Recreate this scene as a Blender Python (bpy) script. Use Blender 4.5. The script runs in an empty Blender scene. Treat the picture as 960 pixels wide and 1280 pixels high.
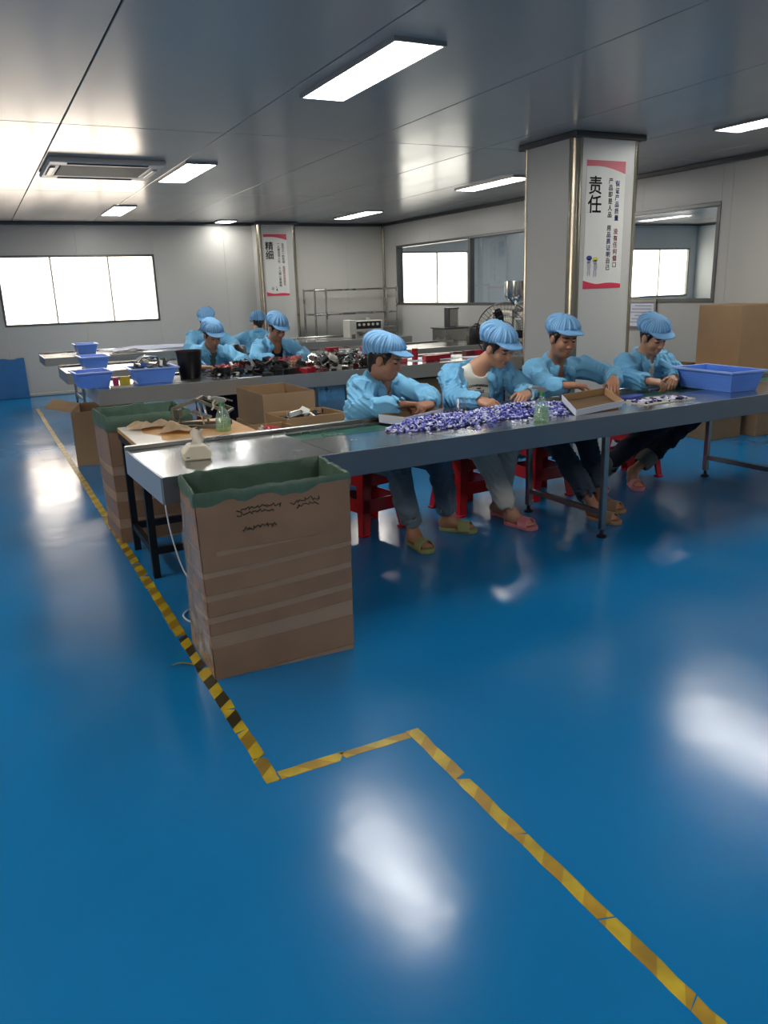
import bpy, bmesh, math, random
import numpy as np
from mathutils import Vector, Matrix

# ------------------------------------------------------------------ camera, world, exposure
scene = bpy.context.scene
COL = scene.collection
cam_d = bpy.data.cameras.new('camera'); cam = bpy.data.objects.new('camera', cam_d); COL.objects.link(cam)
PITCH, ROLL, YAW = math.radians(15.817), math.radians(-1.869), math.radians(26.509)
cam_d.sensor_fit = 'HORIZONTAL'; cam_d.sensor_width = 36.0; cam_d.lens = 36.0 * 981.2 / 960.0
cam_d.clip_start = 0.05; cam_d.clip_end = 100
fw = Vector((math.sin(YAW) * math.cos(PITCH), math.cos(YAW) * math.cos(PITCH), -math.sin(PITCH)))
rt = Vector((math.cos(YAW), -math.sin(YAW), 0)); up = rt.cross(fw)
R_ = rt * math.cos(ROLL) + up * math.sin(ROLL); U_ = -rt * math.sin(ROLL) + up * math.cos(ROLL)
mw = Matrix.Identity(4)
for i in range(3):
    mw[i][0], mw[i][1], mw[i][2] = R_[i], U_[i], -fw[i]
mw[2][3] = 1.55
cam.matrix_world = mw
scene.camera = cam
world = bpy.data.worlds.new('overcast_sky'); scene.world = world; world.use_nodes = True
world.node_tree.nodes['Background'].inputs[0].default_value = (0.95, 0.97, 1.0, 1)
world.node_tree.nodes['Background'].inputs[1].default_value = 3.0
vs = scene.view_settings
vs.view_transform = 'Standard'; vs.look = 'None'; vs.gamma = 1.0; vs.use_curve_mapping = False
vs.exposure = 1.1
LAMP = 14.5        # radiance of the ceiling lamp diffusers
DAY = 2.9         # radiance of the frosted daylight windows

rng = random.Random(7)
# ------------------------------------------------------------------ materials
def C(h):
    h = h.lstrip('#'); o = []
    for i in (0, 2, 4):
        v = int(h[i:i + 2], 16) / 255.0
        o.append(v / 12.92 if v <= 0.04045 else ((v + 0.055) / 1.055) ** 2.4)
    return tuple(o)
def mat(name, col, rough=0.5, metal=0.0, var=None, bump=None, coat=0.0, spec=0.5, rvar=None, sheen=0.0, stretch=None, aniso=0.0, emit=None, coat_rough=0.1):
    """var=(scale, amount) colour mottling, bump=(scale, strength, distance), rvar=(scale, amount) roughness mottling"""
    m = bpy.data.materials.new(name); m.use_nodes = True
    nt = m.node_tree; N = nt.nodes; L = nt.links; b = N['Principled BSDF']
    if isinstance(col, str): col = C(col)
    b.inputs['Base Color'].default_value = (*col, 1)
    b.inputs['Roughness'].default_value = rough; b.inputs['Metallic'].default_value = metal
    b.inputs['Coat Weight'].default_value = coat; b.inputs['Coat Roughness'].default_value = coat_rough
    b.inputs['Specular IOR Level'].default_value = spec; b.inputs['Sheen Weight'].default_value = sheen
    b.inputs['Anisotropic'].default_value = aniso
    if var or bump or rvar:
        tc = N.new('ShaderNodeTexCoord'); src = tc.outputs['Object']
        if stretch:
            mp = N.new('ShaderNodeMapping'); mp.inputs['Scale'].default_value = stretch
            L.new(src, mp.inputs[0]); src = mp.outputs[0]
    if var:
        n = N.new('ShaderNodeTexNoise'); n.inputs['Scale'].default_value = var[0]; n.inputs['Detail'].default_value = 5
        L.new(src, n.inputs['Vector'])
        r = N.new('ShaderNodeMapRange'); r.inputs[1].default_value = .3; r.inputs[2].default_value = .7
        r.inputs[3].default_value = 1 - var[1]; r.inputs[4].default_value = 1 + var[1]
        L.new(n.outputs['Fac'], r.inputs[0])
        mx = N.new('ShaderNodeMix'); mx.data_type = 'RGBA'; mx.blend_type = 'MULTIPLY'; mx.inputs[0].default_value = 1
        mx.inputs[6].default_value = (*col, 1); L.new(r.outputs[0], mx.inputs[7]); L.new(mx.outputs[2], b.inputs['Base Color'])
    if rvar:
        n = N.new('ShaderNodeTexNoise'); n.inputs['Scale'].default_value = rvar[0]; n.inputs['Detail'].default_value = 4
        L.new(src, n.inputs['Vector'])
        r = N.new('ShaderNodeMapRange'); r.inputs[1].default_value = .3; r.inputs[2].default_value = .7
        r.inputs[3].default_value = max(rough - rvar[1], .01); r.inputs[4].default_value = rough + rvar[1]
        L.new(n.outputs['Fac'], r.inputs[0]); L.new(r.outputs[0], b.inputs['Roughness'])
    if bump:
        n = N.new('ShaderNodeTexNoise'); n.inputs['Scale'].default_value = bump[0]; n.inputs['Detail'].default_value = 3
        L.new(src, n.inputs['Vector'])
        bp = N.new('ShaderNodeBump'); bp.inputs['Strength'].default_value = bump[1]; bp.inputs['Distance'].default_value = bump[2]
        L.new(n.outputs['Fac'], bp.inputs['Height']); L.new(bp.outputs[0], b.inputs['Normal'])
    if emit:
        b.inputs['Emission Color'].default_value = (*emit[0], 1); b.inputs['Emission Strength'].default_value = emit[1]
    return m
def clear_mat(name, tint, fac=0.12, rough=0.05, solid=None):
    """thin clear sheet: mostly lets the light through, with a fresnel gloss"""
    m = bpy.data.materials.new(name); m.use_nodes = True
    nt = m.node_tree; N = nt.nodes; L = nt.links; N.remove(N['Principled BSDF']); out = N['Material Output']
    t = N.new('ShaderNodeBsdfTransparent'); t.inputs[0].default_value = (*tint, 1)
    g = N.new('ShaderNodeBsdfGlossy'); g.inputs['Roughness'].default_value = rough
    fr = N.new('ShaderNodeLayerWeight'); fr.inputs[0].default_value = .5
    pw = N.new('ShaderNodeMath'); pw.operation = 'POWER'; pw.inputs[1].default_value = 4.0; L.new(fr.outputs['Facing'], pw.inputs[0])
    ma = N.new('ShaderNodeMath'); ma.operation = 'MULTIPLY_ADD'; ma.inputs[1].default_value = .8; ma.inputs[2].default_value = fac * .4; L.new(pw.outputs[0], ma.inputs[0])
    mx = N.new('ShaderNodeMixShader'); L.new(ma.outputs[0], mx.inputs[0]); L.new(t.outputs[0], mx.inputs[1]); L.new(g.outputs[0], mx.inputs[2])
    last = mx
    if solid:
        d = N.new('ShaderNodeBsdfDiffuse'); d.inputs[0].default_value = (*solid[0], 1)
        m2 = N.new('ShaderNodeMixShader'); m2.inputs[0].default_value = solid[1]
        L.new(mx.outputs[0], m2.inputs[1]); L.new(d.outputs[0], m2.inputs[2]); last = m2
    L.new(last.outputs[0], out.inputs[0])
    return m

MT = {}
# floor: blue self-levelling epoxy
MT['floor'] = mat('blue_epoxy', (0.005, 0.168, 0.400), rough=.19, var=(.55, .10), rvar=(1.3, .05), bump=(4.0, .08, .02), spec=.5)
MT['ceil'] = mat('coated_steel_panel', (0.36, 0.355, 0.345), rough=.21, metal=.05, rvar=(.7, .04), bump=(1.1, .06, .02), stretch=(3, .35, 1), spec=.24)
MT['wall'] = mat('white_sandwich_panel', '#bebcb5', rough=.34, var=(.6, .03), bump=(1.4, .05, .02), spec=.5)
MT['wallx'] = mat('plain_white_wall', '#c6c9c8', rough=.6, var=(.5, .03))
MT['alu'] = mat('aluminium_profile', '#8f8f8a', rough=.3, metal=.9, var=(4, .08))
MT['alu_dark'] = mat('dark_aluminium_cove', '#55565a', rough=.35, metal=.7, var=(3, .08))
MT['steel_corner'] = mat('warm_steel_corner', '#b3ab9a', rough=.24, metal=1, var=(5, .1))  # steel trim; its warm highlights are put into the base colour
MT['steel'] = mat('brushed_stainless', '#a9a7a2', rough=.27, metal=1, var=(3, .06), rvar=(3, .05))
MT['steel_top'] = mat('worn_stainless_top', '#aeb0b0', rough=.22, metal=1, var=(2.2, .10), rvar=(3, .08), bump=(6, .05, .004))
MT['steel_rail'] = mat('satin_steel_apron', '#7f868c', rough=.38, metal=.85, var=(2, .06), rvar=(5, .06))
MT['steel_leg'] = mat('plain_steel_tube', '#a3a3a0', rough=.3, metal=1, var=(2, .05))
MT['steel_end'] = mat('pale_satin_steel', '#aab4bd', rough=.36, metal=.55, var=(2, .05))  # left table ends: floor reflection put into a paler, bluish steel colour
MT['steel_apron_lit'] = mat('lit_satin_steel_apron', '#b4b1a9', rough=.34, metal=.75, var=(2, .06), rvar=(4, .05))  # lighter copy of the apron steel: stronger light put into its colour
MT['belt'] = mat('green_conveyor_belt', '#24594c', rough=.3, var=(5, .12), rvar=(4, .08))
MT['rubber'] = mat('black_rubber', '#141416', rough=.6, var=(12, .1))
MT['black_steel'] = mat('black_painted_steel', '#15161b', rough=.4, var=(9, .15), metal=.2)
MT['lamp'] = mat('lamp_diffuser', (.9, .9, .9), rough=.4, emit=((1.0, .985, .95), LAMP))
MT['lamp_frame'] = mat('lamp_aluminium_frame', '#9a9b9d', rough=.35, metal=.6)
MT['pane'] = mat('frosted_daylight_pane', (.9, .9, .9), rough=.25, emit=((1.0, .85, .69), DAY))
MT['pane_cool'] = mat('frosted_daylight_pane_cool', (.9, .9, .9), rough=.25, emit=((1.0, .90, .78), DAY))
MT['win_frame'] = mat('window_aluminium', '#6b6c6a', rough=.35, metal=.7, var=(5, .06))
MT['mullion'] = mat('pale_window_mullion', '#b9b8b0', rough=.5)
MT['glass'] = clear_mat('partition_glass', (.90, .93, .93), .22, .02)
MT['ac'] = mat('white_ac_plastic', '#c9c4ba', rough=.4, var=(3, .04))
MT['ac_grille'] = mat('grey_ac_grille', '#77756f', rough=.5)
MT['ac_dark'] = mat('dark_ac_void', '#2a2a2a', rough=.8)
MT['card'] = mat('corrugated_cardboard', '#977a5a', rough=.8, var=(2.5, .10), bump=(60, .15, .002))
MT['card_in'] = mat('cardboard_inside', '#93703f', rough=.85, var=(3, .1))
MT['card_pale'] = mat('pale_cardboard', '#a8845c', rough=.8, var=(3, .08))
MT['card_dull'] = mat('dull_taped_cardboard', '#cbb096', rough=.62, var=(3, .10), bump=(40, .2, .003))
MT['tape_brown'] = mat('brown_packing_tape', '#8a6c53', rough=.42, var=(5, .14), bump=(22, .3, .008), coat=.08)
MT['film'] = clear_mat('clear_packing_tape', (.97, .96, .94), .12, .2, solid=((.6, .52, .42), .10))
MT['ink'] = mat('black_marker', '#141210', rough=.6)
MT['bag'] = mat('green_plastic_bag', '#718f7c', rough=.38, var=(6, .14), bump=(16, .35, .012), spec=.5)
MT['plastic_blue'] = mat('blue_plastic_basket', '#5f90e8', rough=.35, var=(4, .06), spec=.5)
MT['plastic_rim'] = mat('blue_plastic_rim', '#9db9f6', rough=.3)
MT['white_label'] = mat('white_paper_label', '#d8dcea', rough=.6)
MT['stool'] = mat('red_plastic', '#c4121e', rough=.32, var=(4, .08))
MT['plywood'] = mat('worn_plywood', '#b98a4f', rough=.55, var=(7, .22), stretch=(1, 5, 1), bump=(30, .15, .003))
MT['laminate'] = mat('white_laminate_edge', '#cfc8b8', rough=.4, var=(9, .08))
MT['cloth'] = mat('beige_work_cloth', '#d6bfa0', rough=.95, var=(14, .12), bump=(90, .3, .003))
MT['cream'] = mat('cream_plastic', '#e2d8c2', rough=.4, var=(8, .05))
MT['tissue'] = mat('white_tissue', '#e6e0d4', rough=.9)
MT['jig'] = mat('old_cast_metal', '#6f6f66', rough=.42, metal=.7, var=(14, .25))
MT['bottle'] = clear_mat('clear_green_bottle', (.80, .96, .90), .30, .06, solid=((.62, .82, .74), .14))
MT['liquid'] = clear_mat('pale_yellow_liquid', (.86, .92, .70), .1, .05, solid=((.7, .8, .6), .18))
MT['spray_head'] = mat('grey_spray_trigger', '#8b8f8c', rough=.4)
MT['spray_white'] = mat('white_spray_nozzle', '#d4d8d4', rough=.4)
MT['spray_green'] = mat('green_spray_collar', '#3f8f63', rough=.4)
MT['clear'] = clear_mat('clear_cup', (.92, .94, .98), .35, .05)
MT['pc_blue'] = mat('blue_small_part', '#4a50bc', rough=.35)
MT['pc_violet'] = mat('violet_small_part', '#9a9eea', rough=.35)
MT['pc_white'] = mat('white_small_part', '#ececfa', rough=.35)
MT['pc_dark'] = mat('navy_part_and_gap_shade', '#1b1d52', rough=.35)  # navy parts; in the blue heap they also colour in the shaded gaps
MT['chrome'] = mat('chrome_part', '#cfcfcb', rough=.16, metal=1)
MT['white_pl'] = mat('white_plastic', '#d6d2c8', rough=.4)
MT['red_pl'] = mat('red_lacquer', '#a8142a', rough=.3)
MT['pink_pl'] = mat('coral_plastic', '#d9666a', rough=.4)
MT['dark_red'] = mat('dark_red_plastic', '#5e1420', rough=.35)
MT['black_pl'] = mat('black_plastic', '#100e11', rough=.35)
MT['yellow'] = mat('yellow_packet', '#b9a52e', rough=.5, var=(20, .2))
MT['magenta'] = mat('magenta_packet', '#9c2450', rough=.5)
MT['cable'] = mat('white_cable', '#cfd3d6', rough=.45)
MT['pad'] = mat('blue_foam_pad', '#2f6ca3', rough=.7, var=(6, .08), bump=(40, .2, .004))
MT['poster'] = mat('poster_paper', '#dcdad2', rough=.45, var=(2, .02))
MT['poster_red'] = mat('poster_red_print', '#cf2f4c', rough=.45)
MT['print_black'] = mat('poster_black_print', '#15130f', rough=.5)
MT['print_blue'] = mat('poster_blue_print', '#2b3f93', rough=.5)
MT['print_red'] = mat('poster_text_red', '#c53542', rough=.5)
MT['print_yellow'] = mat('poster_yellow_print', '#d8cf5c', rough=.5)
MT['print_grey'] = mat('poster_grey_print', '#a9a9b0', rough=.5)
MT['jacket'] = mat('blue_work_jacket', '#70b4da', rough=.75, var=(9, .05), bump=(70, .3, .004), sheen=.15)
MT['cap'] = None
MT['skin'] = mat('skin', '#bb8a6c', rough=.5, var=(16, .05))
MT['skin_b'] = mat('skin_tanned', '#a8765a', rough=.5, var=(16, .05))
MT['eye'] = mat('dark_lashes', '#1d1513', rough=.5)
MT['lip'] = mat('lips', '#a0685a', rough=.45)
MT['hair'] = mat('black_hair', '#17120f', rough=.45, var=(60, .3), stretch=(1, 1, .1))
MT['tee_white'] = mat('cream_tshirt', '#dedacb', rough=.9, var=(9, .03))
MT['tee_pink'] = mat('pale_pink_top', '#b99a9d', rough=.9, var=(40, .12))
MT['tee_black'] = mat('black_top', '#121218', rough=.8)
MT['tee_brown'] = mat('dark_brown_top', '#3a2a22', rough=.85, var=(30, .2))
MT['tee_teal'] = mat('dull_green_top', '#3f5a55', rough=.85)
MT['jeans'] = mat('faded_denim', '#62707c', rough=.85, var=(14, .12), bump=(120, .2, .001))
MT['jeans_dark'] = mat('dark_denim', '#34414e', rough=.85, var=(14, .12))
MT['navy'] = mat('navy_trousers', '#161c2b', rough=.85, var=(12, .1))
MT['pale_pants'] = mat('pale_grey_trousers', '#c8c6ba', rough=.85, var=(9, .05))
MT['cuff'] = mat('turned_up_cuff', '#75756c', rough=.9)
MT['slip_green'] = mat('olive_slipper', '#8b8f5c', rough=.5)
MT['slip_pink'] = mat('pink_slipper', '#d07f86', rough=.5)
MT['slip_tan'] = mat('tan_slipper', '#a37f62', rough=.5)
MT['machine'] = mat('ivory_machine', '#c8c8be', rough=.45, var=(5, .05))
MT['fan'] = mat('black_fan_wire', '#1c1d1f', rough=.45, metal=.3)
def stripe_mat(name, a, b_, freq, lo, hi):
    """stripes radiating from the crown (angle about the cap's own axis)"""
    m = mat(name, a, rough=.8)
    N = m.node_tree.nodes; L = m.node_tree.links
    tc = N.new('ShaderNodeTexCoord'); sp = N.new('ShaderNodeSeparateXYZ'); L.new(tc.outputs['Object'], sp.inputs[0])
    at = N.new('ShaderNodeMath'); at.operation = 'ARCTAN2'; L.new(sp.outputs[0], at.inputs[0]); L.new(sp.outputs[1], at.inputs[1])
    mu = N.new('ShaderNodeMath'); mu.operation = 'MULTIPLY'; mu.inputs[1].default_value = freq; L.new(at.outputs[0], mu.inputs[0])
    sn = N.new('ShaderNodeMath'); sn.operation = 'SINE'; L.new(mu.outputs[0], sn.inputs[0])
    r = N.new('ShaderNodeMapRange'); r.inputs[1].default_value = lo; r.inputs[2].default_value = hi; L.new(sn.outputs[0], r.inputs[0])
    mx = N.new('ShaderNodeMix'); mx.data_type = 'RGBA'; mx.inputs[6].default_value = (*C(a), 1); mx.inputs[7].default_value = (*C(b_), 1)
    L.new(r.outputs[0], mx.inputs[0]); L.new(mx.outputs[2], N['Principled BSDF'].inputs['Base Color'])
    return m
MT['cap'] = stripe_mat('striped_blue_cap', '#649bcb', '#8dbbe0', 34, -.3, .7)
MT['cap_plain'] = mat('blue_cap_cotton', '#74a9d6', rough=.8, var=(30, .05))
def tape_mat():
    m = mat('hazard_tape', '#c9a91e', rough=.38)
    N = m.node_tree.nodes; L = m.node_tree.links; b = N['Principled BSDF']
    tc = N.new('ShaderNodeTexCoord'); sp = N.new('ShaderNodeSeparateXYZ'); L.new(tc.outputs['Object'], sp.inputs[0])
    ad = N.new('ShaderNodeMath'); ad.operation = 'ADD'; L.new(sp.outputs[0], ad.inputs[0]); L.new(sp.outputs[1], ad.inputs[1])
    mu = N.new('ShaderNodeMath'); mu.operation = 'MULTIPLY'; mu.inputs[1].default_value = 2 * math.pi / .17; L.new(ad.outputs[0], mu.inputs[0])
    sn = N.new('ShaderNodeMath'); sn.operation = 'SINE'; L.new(mu.outputs[0], sn.inputs[0])
    r = N.new('ShaderNodeMapRange'); r.inputs[1].default_value = -.08; r.inputs[2].default_value = .08; L.new(sn.outputs[0], r.inputs[0])
    # black ink survives only in some stretches: each strip's own alpha picks it
    oi = N.new('ShaderNodeObjectInfo')
    n = N.new('ShaderNodeTexNoise'); n.inputs['Scale'].default_value = 9; n.inputs['Detail'].default_value = 5; L.new(tc.outputs['Object'], n.inputs['Vector'])
    dirt = N.new('ShaderNodeMapRange'); dirt.inputs[1].default_value = .35; dirt.inputs[2].default_value = .7; dirt.inputs[3].default_value = .62; dirt.inputs[4].default_value = 1.08
    L.new(n.outputs['Fac'], dirt.inputs[0])
    bl = N.new('ShaderNodeMix'); bl.data_type = 'RGBA'; bl.inputs[6].default_value = (*C('#b08a16'), 1); bl.inputs[7].default_value = (*C('#3a3218'), 1)
    sep = N.new('ShaderNodeSeparateColor'); L.new(oi.outputs['Color'], sep.inputs[0]); L.new(sep.outputs[0], bl.inputs[0])
    mx = N.new('ShaderNodeMix'); mx.data_type = 'RGBA'; mx.inputs[7].default_value = (*C('#c6a91f'), 1)
    L.new(r.outputs[0], mx.inputs[0]); L.new(bl.outputs[2], mx.inputs[6])
    m2 = N.new('ShaderNodeMix'); m2.data_type = 'RGBA'; m2.blend_type = 'MULTIPLY'; m2.inputs[0].default_value = 1
    L.new(mx.outputs[2], m2.inputs[6]); L.new(dirt.outputs[0], m2.inputs[7]); L.new(m2.outputs[2], b.inputs['Base Color'])
    return m
MT['tape'] = tape_mat()

# ------------------------------------------------------------------ mesh helpers
def V(*a): return Vector(a)
class B:
    def __init__(s): s.bm = bmesh.new(); s.mi = 0
    def _f(s, vs):
        try:
            f = s.bm.faces.new(vs); f.material_index = s.mi; return f
        except ValueError: return None
    def hexa(s, p):
        v = [s.bm.verts.new(q) for q in p]
        for a in ((0, 3, 2, 1), (4, 5, 6, 7), (0, 1, 5, 4), (1, 2, 6, 5), (2, 3, 7, 6), (3, 0, 4, 7)): s._f([v[i] for i in a])
        return s
    def box(s, x0, x1, y0, y1, z0, z1):
        return s.hexa([(x0, y0, z0), (x1, y0, z0), (x1, y1, z0), (x0, y1, z0), (x0, y0, z1), (x1, y0, z1), (x1, y1, z1), (x0, y1, z1)])
    def obox(s, c, size, rot=None):
        m = rot if rot is not None else Matrix.Identity(3); c = Vector(c); h = Vector(size) / 2
        pts = []
        for z in (-1, 1):
            for x, y in ((-1, -1), (1, -1), (1, 1), (-1, 1)): pts.append(c + m @ V(x * h.x, y * h.y, z * h.z))
        return s.hexa(pts)
    def bar(s, a, b, w, h=None):
        a, b = Vector(a), Vector(b); d = b - a; L = d.length; d.normalize(); h = h or w
        ref = V(0, 0, 1) if abs(d.z) < .9 else V(1, 0, 0)
        x = ref.cross(d).normalized(); z = d.cross(x)
        m = Matrix((x, d, z)).transposed()
        return s.obox((a + b) / 2, (w, L, h), m)
    def ring(s, c, ax, r, n, ref=None):
        ax = Vector(ax).normalized(); ref = ref or (V(0, 0, 1) if abs(ax.z) < .9 else V(1, 0, 0))
        u = ref.cross(ax).normalized(); w = ax.cross(u)
        return [s.bm.verts.new(Vector(c) + u * r * math.cos(2 * math.pi * i / n) + w * r * math.sin(2 * math.pi * i / n)) for i in range(n)]
    def loft(s, rings, caps=True):
        n = len(rings[0])
        for a, b in zip(rings, rings[1:]):
            for i in range(n): s._f([a[i], a[(i + 1) % n], b[(i + 1) % n], b[i]])
        if caps: s._f(rings[0][::-1]); s._f(rings[-1])
        return s
    def cyl(s, a, b, r0, r1=None, n=14, caps=True):
        a, b = Vector(a), Vector(b); r1 = r0 if r1 is None else r1
        return s.loft([s.ring(a, b - a, r0, n), s.ring(b, b - a, r1, n)], caps)
    def tube(s, pts, r, n=8):
        pts = [Vector(p) for p in pts]; rings = []
        for i, p in enumerate(pts):
            d = (pts[min(i + 1, len(pts) - 1)] - pts[max(i - 1, 0)])
            rings.append(s.ring(p, d, r if not callable(r) else r(i / (len(pts) - 1)), n, ref=V(.13, .21, .97)))
        return s.loft(rings)
    def lathe(s, prof, c=(0, 0, 0), n=24, caps=True, ax=(0, 0, 1), sx=1, sy=1):
        c = Vector(c); rings = []
        for r, z in prof:
            rings.append([s.bm.verts.new(c + V(r * sx * math.cos(2 * math.pi * i / n), r * sy * math.sin(2 * math.pi * i / n), z)) for i in range(n)])
        return s.loft(rings, caps)
    def prism(s, poly, h, m=None):
        m = m or Matrix.Identity(4)
        a = [s.bm.verts.new(m @ V(x, y, 0)) for x, y in poly]; b = [s.bm.verts.new(m @ V(x, y, h)) for x, y in poly]
        return s.loft([a, b])
    def grid(s, nu, nv, fn):
        v = [[s.bm.verts.new(fn(i / (nu - 1), j / (nv - 1))) for j in range(nv)] for i in range(nu)]
        for i in range(nu - 1):
            for j in range(nv - 1): s._f([v[i][j], v[i + 1][j], v[i + 1][j + 1], v[i][j + 1]])
        return s
    def mesh(s, name, mats, bevel=0, smooth=False, seg=1, thick=0):
        bm = s.bm
        if thick: bmesh.ops.solidify(bm, geom=bm.faces[:], thickness=thick)
        bmesh.ops.recalc_face_normals(bm, faces=bm.faces[:])
        if bevel:
            es = [e for e in bm.edges if len(e.link_faces) == 2 and e.calc_face_angle(0) > .5]
            bmesh.ops.bevel(bm, geom=es, offset=bevel, segments=seg, affect='EDGES', profile=.5, clamp_overlap=True)
        me = bpy.data.meshes.new(name); bm.to_mesh(me); bm.free()
        for m in (mats if isinstance(mats, (list, tuple)) else [mats]): me.materials.append(MT[m] if isinstance(m, str) else m)
        if smooth:
            me.polygons.foreach_set('use_smooth', [True] * len(me.polygons))
            try: me.set_sharp_from_angle(angle=math.radians(40))
            except Exception: pass
        me.update()
        return me
    def done(s, name, mats, parent=None, bevel=0, smooth=False, seg=1, thick=0, label=None):
        return link(name, s.mesh(name, mats, bevel, smooth, seg, thick), parent, label)
def link(name, me, parent=None, label=None, loc=None, rotz=None):
    o = bpy.data.objects.new(name, me); COL.objects.link(o)
    if parent: o.parent = parent
    if label: o['label'] = label
    if loc is not None: o.location = loc
    if rotz is not None: o.rotation_euler = (0, 0, rotz)
    return o
def tag(o, label=None, cat=None, group=None, kind=None):
    if label: o['label'] = label
    if cat: o['category'] = cat
    if group: o['group'] = group
    if kind: o['kind'] = kind
    return o
def thing(name, label, cat, loc=(0, 0, 0), rotz=0, group=None, kind=None):
    o = link(name, None, None, None, loc, rotz); o.empty_display_size = .1
    return tag(o, label, cat, group, kind)
def copy_tree(o, parent=None):
    kids = list(o.children)
    c = o.copy(); COL.objects.link(c); c.parent = parent
    for k in kids: copy_tree(k, c)
    return c
def Rz(a): return Matrix.Rotation(a, 3, 'Z')
def struct(o, label=None): return tag(o, label, None, None, 'structure')

# ------------------------------------------------------------------ room shell
X0, X1, Y0, Y1, CZ = -3.8, 7.42, -3.4, 14.5, 2.78
XA = 15.98     # far side of the adjoining room
b = B(); b.box(X0 - .1, XA + .1, Y0 - .1, Y1 + .1, -.12, 0); struct(b.done('floor', 'floor'), 'glossy blue epoxy floor')
ceil = struct(B().box(X0 - .1, X1, Y0 - .1, Y1 + .1, CZ + .02, CZ + .14).done('ceiling', 'alu_dark'), 'ceiling of grey coated steel panels')
xs = [X0]; x = .78 - 1.225 * 3
while x < X1 - .2:
    if x > X0 + .2: xs.append(x)
    x += 1.225
xs.append(X1)
ys = [Y0, -1.17, 2.72, 6.61, 10.5, Y1]
for i in range(len(xs) - 1):
    for j in range(len(ys) - 1):
        B().box(xs[i] + .0045, xs[i + 1] - .0045, ys[j] + .005, ys[j + 1] - .005, CZ, CZ + .02).done('ceiling_panel', 'ceil', ceil, bevel=.003)
def wall_with_holes(name, label, axis, p0, p1, a0, a1, z1, holes, m='wall', seams=()):
    """axis 'y': wall in plane y=p0..p1 running along x; axis 'x': plane x=p0..p1 running along y. Panels are children."""
    cuts = sorted(set([a0, a1] + [v for h in holes for v in h[:2]] + list(seams)))
    w = struct(thing(name, None, None), label)
    def piece(u0, u1, z0, z1_):
        g = .0012
        if axis == 'y': bb = B().box(u0 + g, u1 - g, p0, p1, z0, z1_)
        else: bb = B().box(p0, p1, u0 + g, u1 - g, z0, z1_)
        bb.done('wall_panel', m, w)
    for u0, u1 in zip(cuts, cuts[1:]):
        h = [q for q in holes if q[0] <= u0 + 1e-6 and q[1] >= u1 - 1e-6]
        if h: piece(u0, u1, 0, h[0][2]); piece(u0, u1, h[0][3], z1)
        else: piece(u0, u1, 0, z1)
    return w
WB = (.45, 2.95, 1.15, 2.26)
wall_with_holes('wall_back', 'white back wall with the frosted window', 'y', Y1, Y1 + .1, X0, X1 + .08, CZ + .02, [WB], seams=(-1.4, -.2, 1.7, 4.2, 5.4, 6.6))
W1 = (9.3, 13.98, 1.255, 2.345); W2 = (6.435, 8.75, 1.295, 2.36)
wall_with_holes('wall_right', 'white panel wall with windows into the next room', 'x', X1, X1 + .08, Y0, Y1, CZ + .02, [W1, W2],
                seams=(-2.2, -1, .2, 1.4, 2.6, 3.8, 5.1, 6.3, 7.6, 9.0, 10.22, 11.45, 12.7))
wall_with_holes('wall_left', 'plain white wall on the left', 'x', X0 - .1, X0, Y0, Y1, CZ + .02, [(1.0, 4.0, 1.1, 2.3)], seams=(-1, 6.6, 9, 11.5))
wall_with_holes('wall_front', 'plain white wall behind the viewer', 'y', Y0 - .1, Y0, X0, XA, CZ + .02, [], seams=(-1.4, 1, 3.4, 5.8, 8))
# adjoining room
WA1 = (7.74, 9.42, 1.20, 2.27); WA2 = (12.9, 15.76, 1.17, 2.285)
wall_with_holes('wall_adjoining', 'grey back wall of the next room', 'y', Y1, Y1 + .1, X1 + .08, XA, 2.86, [WA1, WA2], 'wallx', seams=(11.2,))
wall_with_holes('wall_adjoining_right', 'white side wall of the next room', 'x', XA, XA + .1, Y0, Y1 + .1, 2.86, [], 'wallx')
ca = struct(thing('ceiling_adjoining', None, None), 'white ceiling of the next room')
for i in range(6):
    B().box(X1 + .084 + i * 1.414, X1 + .08 + (i + 1) * 1.414, Y0, Y1, 2.83, 2.9).done('ceiling_panel', 'ceil', ca)
# cove trims and baseboards
def trim(name, bb, m='alu_dark', bevel=.006): return struct(bb.done(name, m, bevel=bevel))
trim('trim_1', B().box(X0, X1, Y1 - .045, Y1, CZ - .05, CZ))
trim('trim_2', B().box(X1 - .045, X1, Y0, Y1 - .045, CZ - .05, CZ))
trim('trim_3', B().box(X1 - .05, X1, Y1 - .05, Y1, .1, CZ - .05), 'steel_corner', .02)
trim('baseboard_back', B().box(X0, X1 - .05, Y1 - .03, Y1, 0, .055), 'mullion', .01)
trim('baseboard_right', B().box(X1 - .03, X1, Y0, Y1 - .03, 0, .055), 'mullion', .01)
trim('trim_4', B().box(X1 + .08, XA, Y1 - .04, Y1, 2.79, 2.83))
trim('trim_5', B().box(XA - .05, XA, Y0, Y1 - .04, 2.78, 2.83))

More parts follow.
